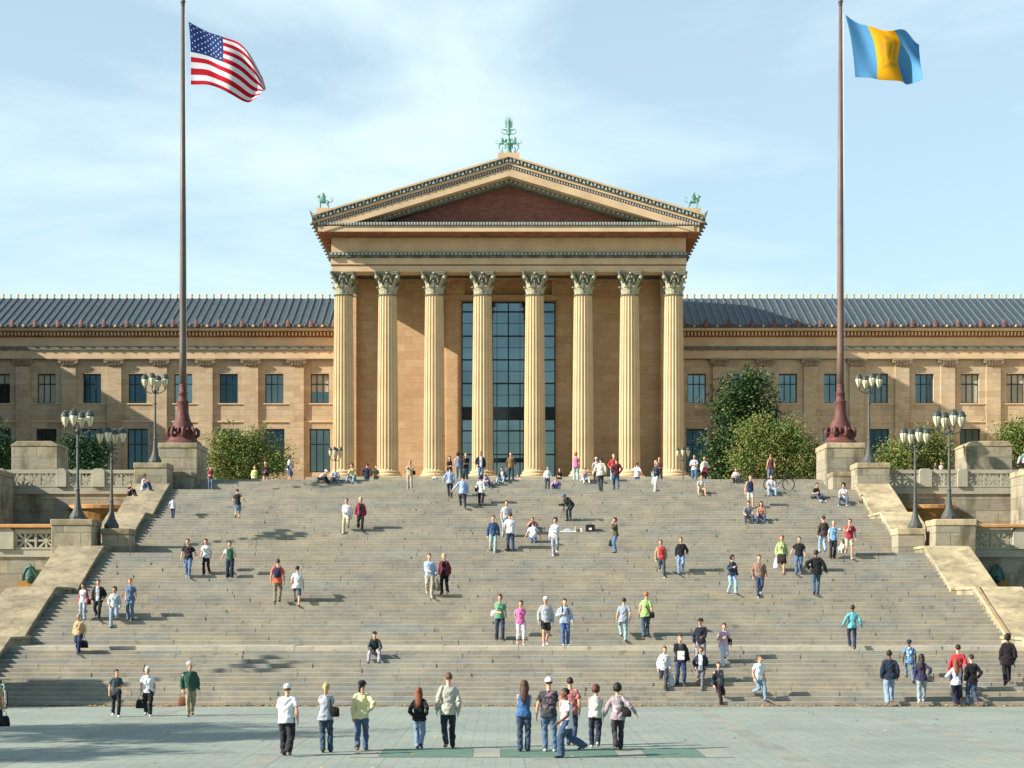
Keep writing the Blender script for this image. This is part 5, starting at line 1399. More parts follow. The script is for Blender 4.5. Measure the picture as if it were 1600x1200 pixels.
# --- plaza, nearest row ---
P(-6,1058,1150,180,'step',('down','down'),'a58a62','1f2747',(S_,'4a3a2c'),'man in tan shirt and navy trousers cut by the left edge of the picture',fat=1.1,bag=('hand','R','17171a','black bag hanging low from the man at the left edge'))
P(181,1049,1120,8,'step',('belly','down'),'35474c','1b1b20',(S_,'1f1814'),'boy in dark teal t-shirt and black trousers standing near the bottom step',shoe='c8c8c4',turn=20)
P(232,1040,1119,5,'step',('down','down'),'d8dadd','17171a',('bob','d8d6d0'),'white haired person in white shirt and black trousers at the foot of the steps',fat=1.18,shoe='c8c8c4',bag=('hand','R','1a1a1d','black handbag held by the white haired person'),fem=1)
P(297,1031,1119,12,'step2',('down','down'),'1f5540','9a8b6c',(S_,'8a8680'),'man in dark green sweater, khaki trousers and pale cap at the foot of the steps',sl='l',fat=1.2,cap='a9a79f',shoe='4a3426',turn=25,bag=('hand','R','7c4f2c','brown leather bag held by the man in green'))
P(446,1066,1182,180,'step',('belly','down'),'d9dade','20222a',(S_,'4a3626'),'man in loose white t-shirt, white cap and black trousers walking to the steps',fat=1.18,cap='e2e2e2',sk='a',bt='b')
P(509,1066,1176,178,'stand2',('cam','cam'),'9aa0ac','30475f',('tail','b9975f'),'blonde woman in grey t-shirt raising both hands to take a photo',fem=1,bag=('shoulder','R','1c1a1a','dark handbag on the shoulder of the blonde woman'))
P(564,1060,1174,180,'step2',('down','hip'),'d6cd92','3f5f86',('tail','1c1613'),'woman in pale yellow sweater and blue jeans seen from behind',sl='l',fem=1,cap='1b1a1c',shoe='5a3d28',bag=('can','L','c8a074','drink can in the hand of the woman in yellow'))
P(655,1073,1171,180,'step',('poc','poc'),'17161a','6f90b4',('long','7a3e22'),'woman with long auburn hair, black sweater and light jeans',sl='l',fem=1)
P(701,1048,1170,180,'step2',('down','down'),'b5b0a0','232d3f',(S_,'5a4030'),'tall man in long cream sweater and dark jeans walking to the steps',sl='l',hem=-.12)
P(819,1062,1175,180,'stand2',('belly','belly'),'1f63a0','2f4663',('long','4a2a1e'),'slim woman with very long brown hair and bright blue top',sl='n',fem=1)
P(858,1057,1175,184,'stand',('down','belly'),'3c3b40','4a6b8e',(S_,'3a2c22'),'man in white cap and dark grey printed t-shirt',fat=1.12,cap='dcdcdc',shoe='c8c8c4',pr='8a6a78')
P(892,1056,1166,176,'step',('down','down'),'b4655f','2a3f63',(S_,'1b1512'),'dark haired man in reddish checked shirt partly hidden behind the others',fat=1.05,pr='c98d86')
P(886,1073,1184,-78,'stride',('f','b'),'dedfe2','344f72',(S_,'1c1410'),'bald man in loose white t-shirt striding to the left across the plaza',sk='c',fat=1.22,bt='b',hem=-.17,shoe='1d1d1f')
P(929,1068,1169,180,'step',('belly','belly'),'d8d4c4','1f2b45',('curly','5a3424'),'woman in cream sleeveless top and dark jeans with curly brown hair',sl='n',fem=1,fat=1.15,shoe='c8c8c4')
P(966,1066,1173,178,'step2',('low','wide'),'9c8a90','33343d',('curly','17120f'),'woman in patterned blouse with her arm held out',sl='l',fem=1,fat=1.05,pr='c4b4ae',bag=('shoulder','R','2a2422','dark shoulder bag of the woman in the patterned blouse'))
# --- lower right flight ---
P(1390,1017,1104,180,'step2',('down','down'),'1c2740','7d99b4',(S_,'17120f'),'man in navy jacket and baggy light jeans on the lowest step',sl='j',sk='c',bt='b',shoe='b8a184',fat=1.1)
P(1421,993,1064,180,'walk',('down','down'),'4c84b4','50708f',(S_,'1b2236'),'man in blue flowered shirt and dark cap climbing the lower steps',sk='c',pr='a9c8dc',cap='232c4c')
P(1440,1025,1104,172,'walk2',('down','hip'),'2d2850','8496a4',('long','231a18'),'woman in purple top and pale jeans with long dark hair',fem=1,sl='l',shoe='d0d0cc')
P(1495,1005,1092,180,'step',('down','down'),'b8262e','26344c',(S_,'1a1412'),'man in red hooded top walking just ahead of two others',sl='l')
P(1494,1029,1104,178,'step2',('wide','belly'),'cfd0d8','1c2140',('long','7a4428'),'woman in white long sleeved top with reddish hair near the right edge',sl='l',fem=1,pr='a8a4b8')
P(1519,1020,1104,182,'step',('down','poc'),'15151a','2d4668',(S_,'2a1e18'),'man in black sweater with white hem and blue jeans',sl='l',shoe='8a4a3a')
P(1573,992,1073,180,'step2',('down','down'),'1b141c','1f1a20',('curly','16110f'),'person in long dark coat with curly black hair at the right edge',sl='j',hem=-.22,sk='c',fem=1,fat=1.15)
P(1332,948,1018,180,'step',('low','low'),'3fb0bc','212d52',(S_,'2a1c1a'),'man in bright cyan hooded top climbing the right side of the steps',sl='l',sk='c')
P(1186,1026,1101,25,'walk',('down','down'),'dedfe0','6f8fae',(S_,'5a4636'),'man in white polo shirt and light jeans stepping down',fat=1.1)
P(1123,1032,1103,20,'walk2',('down','down'),'5c6060','33202a',(S_,'2c2018'),'woman in grey top with dark sleeves and brown trousers at the bottom step',sl='l',slc='1c2230',fat=1.15,fem=1)
P(1036,1003,1076,5,'walk',('down','down'),'d2d4da','3c3c44',('bob','7a4a30'),'woman in white sweater and grey trousers with bobbed hair',sl='l',fem=1,bag=('cloth','L','b9bccb','pale folded garment carried by the woman in white'))
P(1063,987,1070,0,'stand',('down','belly'),'211a1c','28406a',(S_,'4a3224'),'man in dark brown jacket and blue jeans holding papers',sl='j',front='4f4c4c',bag=('paper','R','e8e8ea','white papers in the hand of the man in the dark jacket'),shoe='5a3a2c',fat=1.1)
P(1095,965,1044,0,'stand',('belly','down'),'1b2036','8a8a8c',(S_,'1a1a1c'),'man in black cap and navy sweatshirt standing behind a child in the group',sl='l',cap='17171b',pr=None)
P(1094,999,1070,-3,'step',('poc','poc'),'202a45','6c6a6c',('bob','6b2f1e'),'red haired woman in open navy jacket over a white top',sl='j',front='d0d2d4',fem=1)
P(1131,967,1039,0,'step2',('down','chest'),'c8a4b8','c9c8d4',('bun','2a1c18'),'woman in pink top and white trousers',fem=1,fat=1.1,bag=('shoulder','L','1f1a1e','small dark bag of the woman in pink top and white trousers'))
P(584,989,1034,0,'sit',('knee','knee'),'1d2a2a','9c97a4',(S_,'241c18'),'man in dark track jacket and cap sitting alone on the steps',sl='l',slc='3a5252',cap='2a2a34',shoe='3a3434')
# --- left groups ---
P(123,958,1023,0,'step',('down','down'),'c09a6a','1c2b58',(S_,'8d8a86'),'older woman in tan sweater and navy trousers beside the left side wall',sl='l',fem=1,fat=1.15,bag=('hand','L','18181b','black handbag held by the woman in the tan sweater'))
P(130,911,968,0,'stand',('down','down'),'d4d2d6','8fa2b2',('bob','3a2418'),'woman in white top with red sleeves and light jeans',sl='l',slc='a82848',fem=1,bag=('cross','L','5a2f3c','small dark red shoulder bag of the woman with red sleeves'))
P(153,906,972,0,'step',('poc','down'),'18181c','1b1f22',(S_,'241a14'),'man in open black jacket over pale shirt',sl='j',front='b4b8c8')
P(178,908,975,0,'step2',('down','poc'),'a9b4bc','7f9cb2',('bob','1f1614'),'dark haired woman in pale grey sweater and light jeans',sl='l',fem=1)
P(204,905,972,0,'stand',('down','down'),'4c6a94','4f7298',(S_,'8a4c30'),'woman in blue t-shirt and blue jeans, rightmost of four walking down',fem=1,bag=None)
P(294,838,901,0,'step',('low','down'),'1b191d','4b729a',(S_,'3a2b22'),'man in black printed t-shirt and blue jeans holding a hand',fat=1.1,pr='5a3a44',shoe='9aa0a0')
P(323,842,900,0,'step2',('down','down'),'ccd4e2','22262c',('bob','4f2a20'),'slim woman in white t-shirt and black jeans holding a hand',fem=1)
P(359,848,906,0,'stand',('down','low'),'176040','1c2c46',(S_,'6a5240'),'man in green jersey with white sleeves',slc='d4d4d2',fat=1.1,bt='b')
P(433,875,947,180,'step2',('down','down'),'e0582a','7d725c',(S_,'4a3020'),'man in orange t-shirt and khaki trousers',pr=None,bag=('pack','L','232d52','navy bag on the back of the man in orange'))
P(464,881,948,178,'step',('down','down'),'d4dadc','3f5a74',('bun','2a1f1c'),'woman in white t-shirt and denim shorts',bt='s',fem=1,fat=1.1)
P(270,777,812,180,'step',('down','down'),'d0d6e8','1e3568',(S_,'3a2a22'),'child in white t-shirt and navy trousers near the upper left wall',fat=1.0)
P(371,763,811,180,'step2',('down','wide'),'201e26','4f7896',(S_,'3a2420'),'woman in black top and denim skirt climbing the upper left steps',bt='k',fem=1)
P(210,777,797,60,'fsit',('floor','knee'),'1a1a20','24242e',(S_,'1d1614'),'child in black sitting on the left side wall',T=1.35,d0=87.3,z0=9.0)
P(234,775,810,70,'fsit',('knee','knee'),'d2d4dc','33507c',('bob','3a2a22'),'woman in white top sitting on the left side wall',T=1.6,d0=88.4,z0=9.35,fem=1)
P(329,727,764,10,'stand',('belly','belly'),'7a2036','4a6a8c',(S_,'4a342a'),'person in maroon top beside the left flagpole pedestal')
P(397,727,752,0,'stand',('belly','poc'),'b8cc62','2a2c34',('bun','6a4a34'),'woman in lime green top in front of the left bushes',T=1.6,fem=1,sl='l')
P(415,721,752,0,'stand2',('chest','belly'),'2a1c26','b29878',(S_,'c8c0b4'),'white haired man in dark jacket in front of the left bushes',T=1.72,sl='j')
P(452,711,752,90,'stand',('chest','down'),'c8ccd0','3a5678',('bob','2f221c'),'woman in white jacket and blue skirt beside the left bushes',T=1.68,fem=1,sl='l',bt='k',bag=('shoulder','R','233a62','blue bag of the woman in the white jacket'))
P(512,728,756,70,'sit',('knee','knee'),'c8cccc','262634',(S_,'7a6a5c'),'man in white cap and white shirt bending forward on the top step',lean=.9,cap='dcdcd8')
P(523,730,757,0,'sit',('knee','chest'),'9cb0c8','50708e',(S_,'7a5a44'),'person in pale blue shirt sitting left of the first column')
P(546,727,757,-15,'sit',('knee','face'),'cdbb80','6c94b4',('bob','2c211d'),'woman in yellow cardigan and jeans sitting on the top step',fem=1,sl='l')
P(573,723,752,180,'stand',('poc','poc'),'1f2a48','3c6078',(S_,'2a2020'),'man in navy shirt standing with his back turned before the portico',T=1.75,sl='l')
P(587,726,752,30,'stand',('poc','belly'),'6c6a4a','7a7058',(S_,'2a221c'),'man in olive shirt standing by the second column',T=1.65)
P(640,718,764,0,'stand',('cam','cam'),'b3a58a','a89a80',(S_,'8a7464'),'man in khaki clothes holding a camera to his face on the top steps',fat=1.12,shoe='a09484',bag=('shoulder','L','23232b','dark camera bag of the man in khaki'))
P(679,737,752,0,'fsit',('knee','knee'),'b9cfd4','3a4a60',(S_,'4a2a20'),'small child in pale blue sitting by the third column',T=1.05)
P(702,712,752,0,'stand',('cross','cross'),'1b191c','6a7a88',('long','2a1a18'),'woman with long dark hair and black top behind the climbers',T=1.7,fem=1)
P(703,731,781,180,'step',('low','down'),'93a9d4','2b2230',(S_,'1f1a1c'),'person in light blue shirt and dark trousers, first of three climbers',sl='l')
P(716,706,752,170,'stand',('down','cross'),'5f7a9c','6c8282',('bob','231c22'),'woman in denim vest talking near the third column',T=1.75,sl='n',fem=1)
P(728,707,752,-20,'stand',('cross','cross'),'1c1c20','34506c',(S_,'8a6a50'),'man in black t-shirt with folded arms',T=1.75)
P(723,740,796,180,'walk',('wide','down'),'8fb0e0','20263a',(S_,'1d1a1a'),'man in blue shirt and dark trousers leaning into the climb',sl='l',lean=.22,fat=1.1)
P(751,740,792,180,'step2',('down','down'),'d2d8d0','241c26',('curly','3a2024'),'woman in white top and black trousers climbing beside two men',fem=1,sl='l',bag=('shoulder','L','3a1a22','dark red shoulder bag of the climbing woman'))
P(751,705,752,0,'stand2',('down','poc'),'1d1d28','4a78ac',(S_,'6a4430'),'man in open dark jacket over a white shirt on the terrace',T=1.8,sl='j',front='d0d4e0')
P(798,706,752,0,'stand',('poc','down'),'8a6236','24384f',(S_,'7a5540'),'man in brown jacket and dark jeans before the great window',T=1.78,sl='l',slc='4f4a38')
P(767,737,761,40,'sit',('knee','knee'),'a49cbc','3c4a6c',('long','4a2a28'),'woman in lavender shirt sitting on the top step',fem=1,sl='l')
P(781,729,757,-20,'sit',('knee','knee'),'22232c','7fa0c0',(S_,'3a2a26'),'man in dark jacket and pale jeans sitting on the top step',sl='j',front='c4ccd8')
P(806,737,754,-30,'fsit',('knee','face'),'c89a9c','3a3a44',(S_,'6a2a28'),'person in pink sitting on the terrace before the great window',T=1.5)
P(541,770,829,0,'step2',('down','belly'),'dcdede','b3a385',(S_,'6a3a2c'),'man in white shirt and khaki trousers walking down next to a blonde woman',sl='l')
P(563,773,829,0,'step',('down','down'),'8a1f3c','1c1a20',('bob','c8a878'),'blonde woman in maroon cardigan, higher of the two similar women',fem=1,sl='j',front='231c22',bag=None)
P(671,865,937,0,'step',('down','belly'),'92b0d0','a59a86',(S_,'5a3a2c'),'man in light blue shirt and khaki trousers carrying a jacket',sl='l',shoe='b0aca0',bag=('cloth','L','7a7258','olive jacket carried by the man in light blue'))
P(694,864,930,-5,'step2',('down','down'),'6a1c30','18161a',('bob','c0a070'),'blonde woman in dark red cardigan and black, lower of the two similar women',fem=1,sl='j',front='141216')
P(770,797,862,0,'step',('down','down'),'2f4f7c','8aa4a0',(S_,'1c1614'),'man in dark blue shirt and pale trousers on the middle landing',sl='l')
P(790,779,838,15,'stand',('down','down'),'a9b0b6','82a8bc',(S_,'3a2c2a'),'man in grey t-shirt looking down behind the others',lean=.15)
P(797,800,862,180,'stand',('down','belly'),'d8dae0','1f4468',(S_,'2e211c'),'man in white t-shirt and dark jeans seen from behind on the middle landing',fat=1.12)
P(832,799,829,0,'sit',('knee','knee'),'e85a24','34465c',(S_,'6a4a3c'),'person in bright orange top bent forward on the steps',lean=.95,sl='t')
P(833,815,848,180,'crouch',('low','low'),'ccd4e4','34609c',(S_,'2a2e3a'),'person in white shirt and blue jeans crouching in front of the orange top',lean=.75)
P(867,801,863,0,'step2',('belly','down'),'cfd0d6','8f8f98',('curly','3a2420'),'woman in pale grey sweater and grey trousers on the middle landing',fem=1,sl='l',shoe='d8d8d8')
P(889,775,813,-35,'bend',('belly','belly'),'20382e','2c3a38',(S_,'2c4a80'),'bending cameraman in dark green jacket and blue cap',sl='l',cap='3a5c9c',lean=1.0)
P(961,807,863,-70,'stand',('face','down'),'4d4a30','3f6f9c',('bob','3a241c'),'woman in olive top facing left on the middle landing',fem=1,sl='l',bag=('hand','R','1c1c2c','dark jacket bag hanging from the woman in olive'))
P(1033,834,896,10,'step',('down','down'),'c8282c','344a58',(S_,'4a342a'),'man in red vest with tan sleeves walking down',sl='l',slc='a8885c',shoe='b89a88')
P(1063,836,897,0,'step2',('poc','down'),'1b1b20','6f94bc',(S_,'4a3a34'),'man in black sweater and light jeans walking beside the red vest',sl='l')
P(780,927,1000,5,'stand',('down','belly'),'4a9a6c','2b3c52',('bob','5a2c20'),'woman in green top and flared jeans, leftmost of four on the lower landing',fem=1,bag=('shoulder','R','d0d0d0','pale bag of the woman in the green top'))
P(813,938,1011,10,'step',('back','back'),'d8609c','ccc6ce',('bob','5a3224'),'woman in pink top and white cropped trousers',fem=1,bt='c',shoe='a88a7c')
P(852,932,1011,0,'step2',('down','down'),'a2a9b2','22201f',(S_,'8a7a6c'),'man in grey sweatshirt, black shorts and white cap',sl='l',bt='s',cap='dcdcdc',shoe='d8d8d8')
P(883,936,1011,0,'stand2',('down','chest'),'9cb4d6','34619c',(S_,'1d1614'),'man in pale blue shirt and jeans with a backpack',sl='l',fat=1.12,turn=20,shoe='b0b8b8',bag=('pack','L','20283a','dark backpack of the man in the pale blue shirt'))
P(974,926,998,180,'step',('down','down'),'93a3b4','7fa4ac',(S_,'241c1a'),'man in grey blue t-shirt and pale jeans climbing',fat=1.05)
P(1009,923,998,178,'step2',('down','down'),'93bc4c','3c5468',(S_,'a85c34'),'red haired person in lime green shirt and jeans with a black bag',fem=1,bag=('cross','R','17171b','black messenger bag of the person in lime green'))
P(1143,867,931,15,'step',('down','chest'),'2c4258','84b0d0',('bob','2c1c18'),'woman in denim jacket and light blue trousers',sl='l',fem=1,shoe='2b2724',turn=30)
P(1186,861,931,0,'step2',('down','down'),'8a6c5c','2c446c',(S_,'4a3028'),'man in brown sweater and blue jeans walking down on the right',sl='l',fat=1.1,shoe='9ab0b4')
P(1221,831,895,0,'step',('down','down'),'a0bc58','2a201c',('bob','8a4c2c'),'woman in lime jacket and black skirt',sl='l',fem=1,bt='k',bag=('plastic','R','dcdce0','white plastic bag carried by the woman in lime'),shin=1)
P(1248,837,899,-15,'step2',('down','low'),'1c1c22','3f6c98',(S_,'4a2e22'),'man in black polo shirt and jeans walking beside the lime jacket',fat=1.1)
P(1275,858,931,178,'walk2',('hip','low'),'141418','3a5c78',(S_,'1a1412'),'man in loose black shirt climbing quickly on the right',sk='c',sl='j',fat=1.1)
P(1286,806,866,180,'step',('down','down'),'4a3a34','84a4c0',(S_,'2a1c18'),'man in dark brown sweater and light jeans with back turned',sl='l')
P(1301,811,872,0,'stand2',('out','down'),'5c9cd0','2a2c38',(S_,'a89078'),'woman in light blue vest pointing to the right',fem=1,slc='b8c8d4')
P(1327,807,872,0,'step',('down','face'),'a82038','b3aa90',(S_,'3a2620'),'man in red polo shirt and khaki shorts',bt='s',fat=1.05,shoe='c8b8a8')
P(1172,743,796,0,'stand',('cam','down'),'1f2c58','c2c0ba',(S_,'5a4a44'),'man in navy vest and white shorts standing behind two seated people',sl='n',bt='s',fat=1.05)
P(1171,786,819,0,'sit',('knee','knee'),'76808c','26405c',('bob','3a2c28'),'person in grey t-shirt sitting on the steps, left of a seated pair',)
P(1189,786,818,-10,'sit',('chest','knee'),'b0785c','26467c',('long','2c1c1c'),'dark haired woman sitting on the steps, right of a seated pair',fem=1)
P(1207,743,775,0,'sit',('knee','knee'),'d0d4da','7498bc',(S_,'6a4434'),'man in white t-shirt and pale jeans sitting before the bicycle')
P(1204,709,752,180,'stand',('down','down'),'5a3436','5c7890',('bun','7a5040'),'woman in brown sleeveless top standing by the bicycle',T=1.72,sl='n',fem=1)
P(1151,728,755,0,'sit',('knee','knee'),'d4ccd4','22202a',('bob','4a302c'),'woman in white top and black trousers sitting before the magnolia',fem=1)
P(1097,744,774,0,'sit',('knee','knee'),'c0c4c0','b08c78',('bob','a08468'),'child in white sitting on the top steps at the rightmost column',bt='s')
P(1085,710,752,0,'stand',('belly','chest'),'c4c8d0','3a6890',(S_,'5a4a4a'),'man in pale shirt and jeans right of the rightmost column',T=1.78)
P(1100,713,752,0,'stand',('chest','down'),'d6d2b4','3a3048',(S_,'8a6a58'),'woman in cream top holding a pink bag',T=1.7,fem=1,sl='l',bag=('hand','L','c23a62','pink bag held by the woman in the cream top'))
P(1025,714,765,-40,'step',('cross','cross'),'20304c','d0ccc8',('long','c8a878'),'blonde woman in navy top and white trousers at the top of the steps',fem=1,shoe='d0d0d0',bag=('shoulder','R','48b4b4','turquoise bag of the blonde woman in navy'))
P(1031,714,752,-10,'stand',('belly','belly'),'4a2c34','2a2a30',(S_,'a8805c'),'person in dark clothes close behind the blonde woman in navy',T=1.72)
P(995,722,752,175,'stand',('low','low'),'dcd8dc','4a7088',(S_,'2a2222'),'man in white t-shirt before the seventh column',T=1.72)
P(958,709,752,0,'stand',('poc','poc'),'b02a28','7fb0c8',(S_,'c8a080'),'fair haired man in red shirt behind a dark red top',T=1.78,sl='l')
P(963,714,765,180,'step',('poc','poc'),'5a1c26','34587c',(S_,'3a1e1c'),'man in dark red top and jeans climbing onto the terrace',sl='l')
P(938,711,765,180,'step2',('low','down'),'cdc6ac','2c4444',(S_,'211a1a'),'man in pale cream jacket and dark trousers on the top steps',sl='j',fat=1.1)
P(931,714,757,180,'step',('down','down'),'9ca4ac','30343c',(S_,'8a8a8c'),'person in grey with a white cap beside the cream jacket',cap='dcdcdc')
P(917,731,757,20,'sit',('knee','face'),'a4b4c8','c8c4c0',(S_,'6a4a3c'),'person in pale blue shirt crouching before the sixth column')
P(900,706,752,165,'stand',('cam','cam'),'d8689c','8fb0b8',('bob','9a5a48'),'woman in pink vest taking a picture at the sixth column',T=1.76,sl='n',fem=1)
P(855,727,764,10,'stand',('poc','down'),'dce0e8','2a3a50',(S_,'6a2c24'),'boy in white shirt and dark jeans right of the great window',sl='l')
P(869,738,764,0,'sit',('knee','knee'),'b898b8','33507c',('bob','5a3a34'),'girl in lavender stripes sitting on the top step',fem=1,sl='l')
P(874,731,752,0,'stand',('belly','belly'),'1d1d2a','22222c',(S_,'3a1e1c'),'child in black behind the girl in lavender',T=1.45)
P(1284,752,783,35,'sit',('chest','knee'),'2a3a34','345474',(S_,'17120f'),'man in dark shirt and jeans sitting left of the right plinth',sk='b',shoe='d0d0d0')
P(1317,755,789,-15,'sit',('face','knee'),'cdc4cc','3c6480',('curly','17120f'),'dark haired woman in white sitting by the uppermost right wall',fem=1,shoe='d0d0d0')
P(1461,719,752,0,'stand',('belly','belly'),'28303c','2a3038',(S_,'1d1a1c'),'dark clothed person behind the upper right balustrade',T=1.0)
P(1470,718,752,0,'stand',('belly','belly'),'d4d2ce','9aa0a8',(S_,'b88468'),'child in white behind the upper right balustrade',T=1.0)
P(1595,700,722,-60,'fsit',('knee','knee'),'3f8a6c','b8bcc4',(S_,'a04c3c'),'person in green sitting on the bastion at the right edge',T=1.6,d0=88.5,z0=10.7)
finalize()
# ---------------- dog, bicycles, equipment ----------------
def dog(x,y,z):
    mb=MB()
    root=None
    L=lambda pts,rad,n=8: mb.loft([(x+a,y+b_,z+c) for a,b_,c in pts],rad,side=(1,0,0),n=n)
    L([(.02,.36,.42),(.0,.2,.45),(0,-.02,.44),(0,-.22,.46),(0,-.34,.52)],[(.08,.1),(.12,.13),(.11,.12),(.14,.17),(.1,.12)],12)
    L([(0,-.30,.52),(0,-.40,.62),(0,-.44,.68)],[.09,.075,.07]); mb.ell((x,y-.47,z+.70),(.075,.095,.075)); L([(0,-.5,.68),(0,-.60,.65),(0,-.65,.64)],[.05,.035,.025])
    for s in (-1,1):
        L([(s*.06,-.44,.75),(s*.08,-.42,.80),(s*.11,-.43,.70)],[.025,.02,.012],6)
        L([(s*.09,-.24,.46),(s*.09,-.23,.26),(s*.09,-.25,.12),(s*.09,-.25,.03)],[.06,.04,.028,.03]); L([(s*.09,-.24,.025),(s*.09,-.32,.02)],[.03,.025])
        L([(s*.08,.30,.42),(s*.09,.20,.28),(s*.09,.34,.15),(s*.09,.30,.03)],[.085,.055,.03,.028]); L([(s*.09,.31,.025),(s*.09,.23,.02)],[.03,.025])
    L([(.02,.38,.48),(.03,.5,.56),(.05,.56,.68),(.05,.52,.76)],[.03,.028,.022,.01],6)
    o=mb.build('dog',[cm('d6d2c8'),cm('1c1a1a')],org=(x,y,z)); tag(o,'white dog with a black head and patch beside the man in red','dog')
    r=o.modifiers.new('r','REMESH'); r.mode='VOXEL'; r.voxel_size=.016; r.use_smooth_shade=True
    dg=bpy.context.evaluated_depsgraph_get(); me=bpy.data.meshes.new_from_object(o.evaluated_get(dg),depsgraph=dg); ms=list(o.data.materials); o.modifiers.clear(); o.data=me; me.materials.clear()
    for m_ in ms: me.materials.append(m_)
    for p in me.polygons:
        c=p.center; p.material_index=1 if (c.y<-.36 and c.z>.56 and abs(c.x)>.015) or ((c-Vector((.08,.02,.5))).length<.17) else 0
def bicycle(x,y,z,ang,label,col):
    root=thing('bicycle',label,'bicycle',(x,y,z),None,R(ang)); ORG[root]=Vector((0,0,0))
    for wx in (-.52,.52):
        mb=MB(); n=28; pts=[(wx+.33*math.cos(2*math.pi*k/n),0,.34+.33*math.sin(2*math.pi*k/n)) for k in range(n+1)]
        mb.loft(pts,[.03]*len(pts),side=(0,1,0),n=6,cap=False); w=mb.build('wheel',M['black'],root,smooth=True)
        mb=MB()
        for k in range(14):
            a=2*math.pi*k/14; mb.loft([(wx,.02*(-1)**k,.34),(wx+.32*math.cos(a),0,.34+.32*math.sin(a))],[.005,.005],n=3)
        mb.loft([(wx,-.04,.34),(wx,.04,.34)],[.03,.03],n=8); mb.build('spokes',M['metal'],w)
    mb=MB(); T=lambda *p: mb.loft([(a,b_,c) for a,b_,c in p],[.024]*len(p),n=6)
    T((-.52,0,.34),(-.12,0,.30)); T((-.12,0,.30),(-.24,0,.80)); T((-.24,0,.76),(.30,0,.80)); T((-.12,0,.30),(.32,0,.68)); T((-.52,0,.34),(-.23,0,.74)); T((.52,0,.34),(.38,0,.62),(.28,0,.92))
    mb.build('frame',cm(col),root)
    mb=MB(); mb.loft([(-.36,0,.86),(-.24,0,.87),(-.10,0,.86)],[(.07,.02),(.05,.02),(.02,.015)],side=(0,1,0),n=8); mb.build('saddle',M['black'],root)
    mb=MB(); mb.loft([(.3,-.26,.94),(.30,-.1,.96),(.28,0,.95),(.30,.1,.96),(.3,.26,.94)],[.013]*5,side=(1,0,0),n=6); mb.build('handlebar',M['black'],root)
    mb=MB(); mb.loft([(-.12,-.02,.30),(-.12,-.03,.30)],[.09,.09],n=14); mb.loft([(-.12,-.06,.30),(-.05,-.06,.15)],[.01,.01],n=4); mb.loft([(-.12,.06,.30),(-.19,.06,.45)],[.01,.01],n=4); mb.box(-.1,0,-.14,-.06,.13,.16); mb.box(-.24,-.14,.06,.14,.44,.47); mb.build('pedals',M['metal'],root)
YB_=[t for t in TR if abs(950-(t[2]-CZ)*F/t[0]-764)<4][0]
bicycle(X_(1218,YB_[0]+.7),YB_[0]+.9,YB_[2],4,'dark bicycle standing on the top landing behind a seated man','22302c')
bicycle(X_(4,58.0),57.9,0,-62,'pale green bicycle beside the lowest step at the left edge','9ab59a')
t=min(TR[1:],key=lambda t: abs(950-(t[2]-CZ)*F/t[0]-868)); dog(X_(1317,t[0]+.8),t[0]+.9,t[2])
t=min(TR[1:],key=lambda t: abs(950-(t[2]-CZ)*F/t[0]-829)); d=t[0]+.2; z=t[2]
x=X_(922,d)
r=thing('equipment_case','black equipment case with a pale label on the steps','case',(x,d,z))
MB().box(x-.22,x+.22,d-.14,d+.14,z,z+.36).build('case_body',M['black'],r,bevel=.02)
MB().box(x-.07,x+.07,d-.155,d-.141,z+.1,z+.2).build('label_plate',M['white'],r); 
q=MB(); q.loft([(x-.08,d,z+.36),(x-.06,d,z+.41),(x+.06,d,z+.41),(x+.08,d,z+.36)],[.012]*4,side=(0,1,0),n=6); q.build('handle',M['black'],r)
x=X_(888,d); o=MB().box(x-.38,x+.38,d-.13,d+.15,z,z+.05).build('white_board',M['white'],org=(x,d,z),bevel=.01); tag(o,'flat white board lying on the step beside the black case','board')
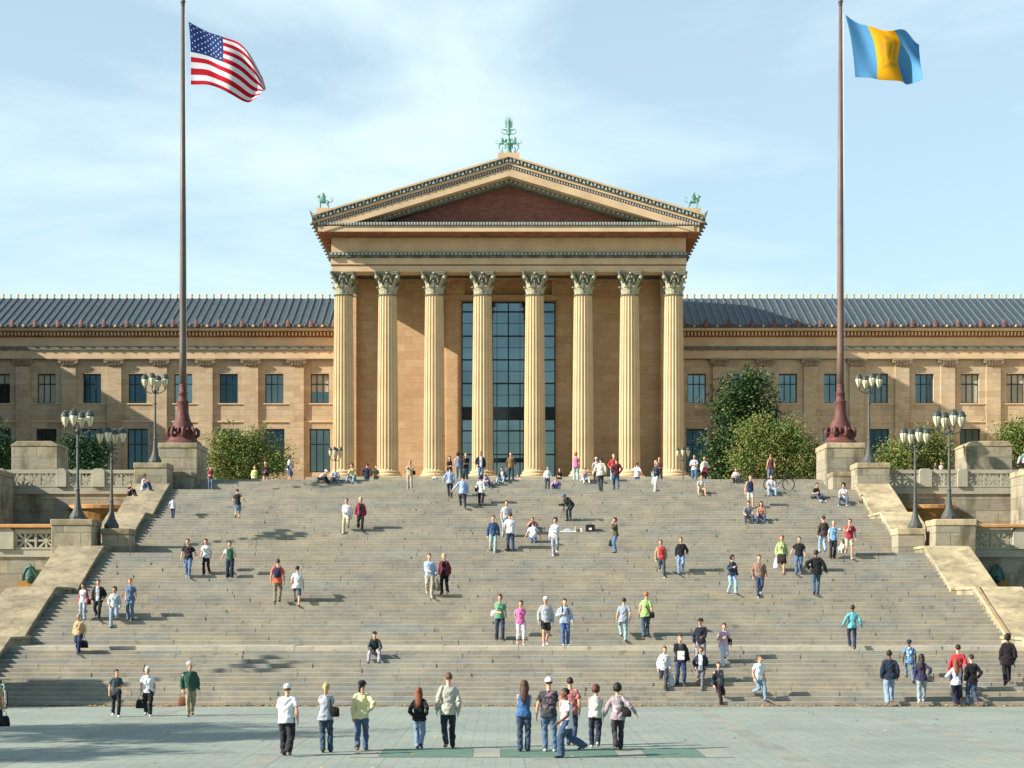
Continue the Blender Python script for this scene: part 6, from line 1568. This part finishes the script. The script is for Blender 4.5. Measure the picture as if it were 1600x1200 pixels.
o=MB(); o.loft([(x-.22,d,z+.055),(x-.1,d,z+.11),(x+.1,d,z+.10),(x+.2,d,z+.06)],[(.09,.02),(.1,.05),(.09,.05),(.05,.02)],side=(0,1,0),n=8); tag(o.build('crumpled_cloth',cm('b9c4d8'),org=(x,d,z+.05),smooth=True),'pale blue crumpled cloth lying on the white board','cloth')
x=X_(909,d); r=thing('paper_cup','white paper cup between the board and the black case','cup',(x,d,z)); q=MB(); q.lathe([(.045,0),(.06,.17)],x,d,n=12,cz=z); q.build('cup_body',M['white'],r); q=MB(); q.lathe([(.063,.17),(.05,.2)],x,d,n=12,cz=z); q.build('cup_lid',cm('c8b8a8'),r)
x=X_(899,d); r=thing('water_bottle','small clear green water bottle behind the white board','bottle',(x,d+.1,z)); q=MB(); q.lathe([(.035,0),(.038,.02),(.038,.17),(.015,.22),(.014,.24)],x,d+.1,n=12,cz=z); q.build('bottle_body',cm('8cb0a4'),r,smooth=True); q=MB(); q.lathe([(.017,.24),(.017,.26)],x,d+.1,n=8,cz=z); q.build('bottle_cap',M['white'],r)
# tripod and video camera
t=min(TR[1:],key=lambda t: abs(950-(t[2]-CZ)*F/t[0]-812)); d=t[0]+.25; z=t[2]; x=X_(881,d)
r=thing('camera_tripod','low tripod carrying a video camera in front of the bending cameraman','tripod',(x,d,z))
for k in range(3):
    a=k*2.094+.5; q=MB(); q.loft([(x,d,z+.55),(x+.22*math.cos(a),d+.16*math.sin(a),z+(0 if math.sin(a)<.5 else .0))],[.016,.012],n=6); q.build('leg',M['black'] if k else M['metal'],r)
q=MB(); q.loft([(x,d,z+.5),(x,d,z+.62)],[.03,.03],n=8); q.build('head',M['black'],r)
r=thing('video_camera','black video camera on the low tripod','camera',(x,d,z+.62)); MB().box(x-.16,x+.1,d-.06,d+.06,z+.63,z+.76).build('camera_body',M['black'],r,bevel=.015)
q=MB(); q.loft([(x-.15,d,z+.69),(x-.27,d,z+.69)],[.045,.055],n=12); q.build('lens',M['black'],r); q=MB(); q.loft([(x-.1,d,z+.76),(x-.08,d,z+.82),(x+.05,d,z+.82),(x+.07,d,z+.76)],[.012]*4,side=(0,1,0),n=6); q.build('handle',M['black'],r)
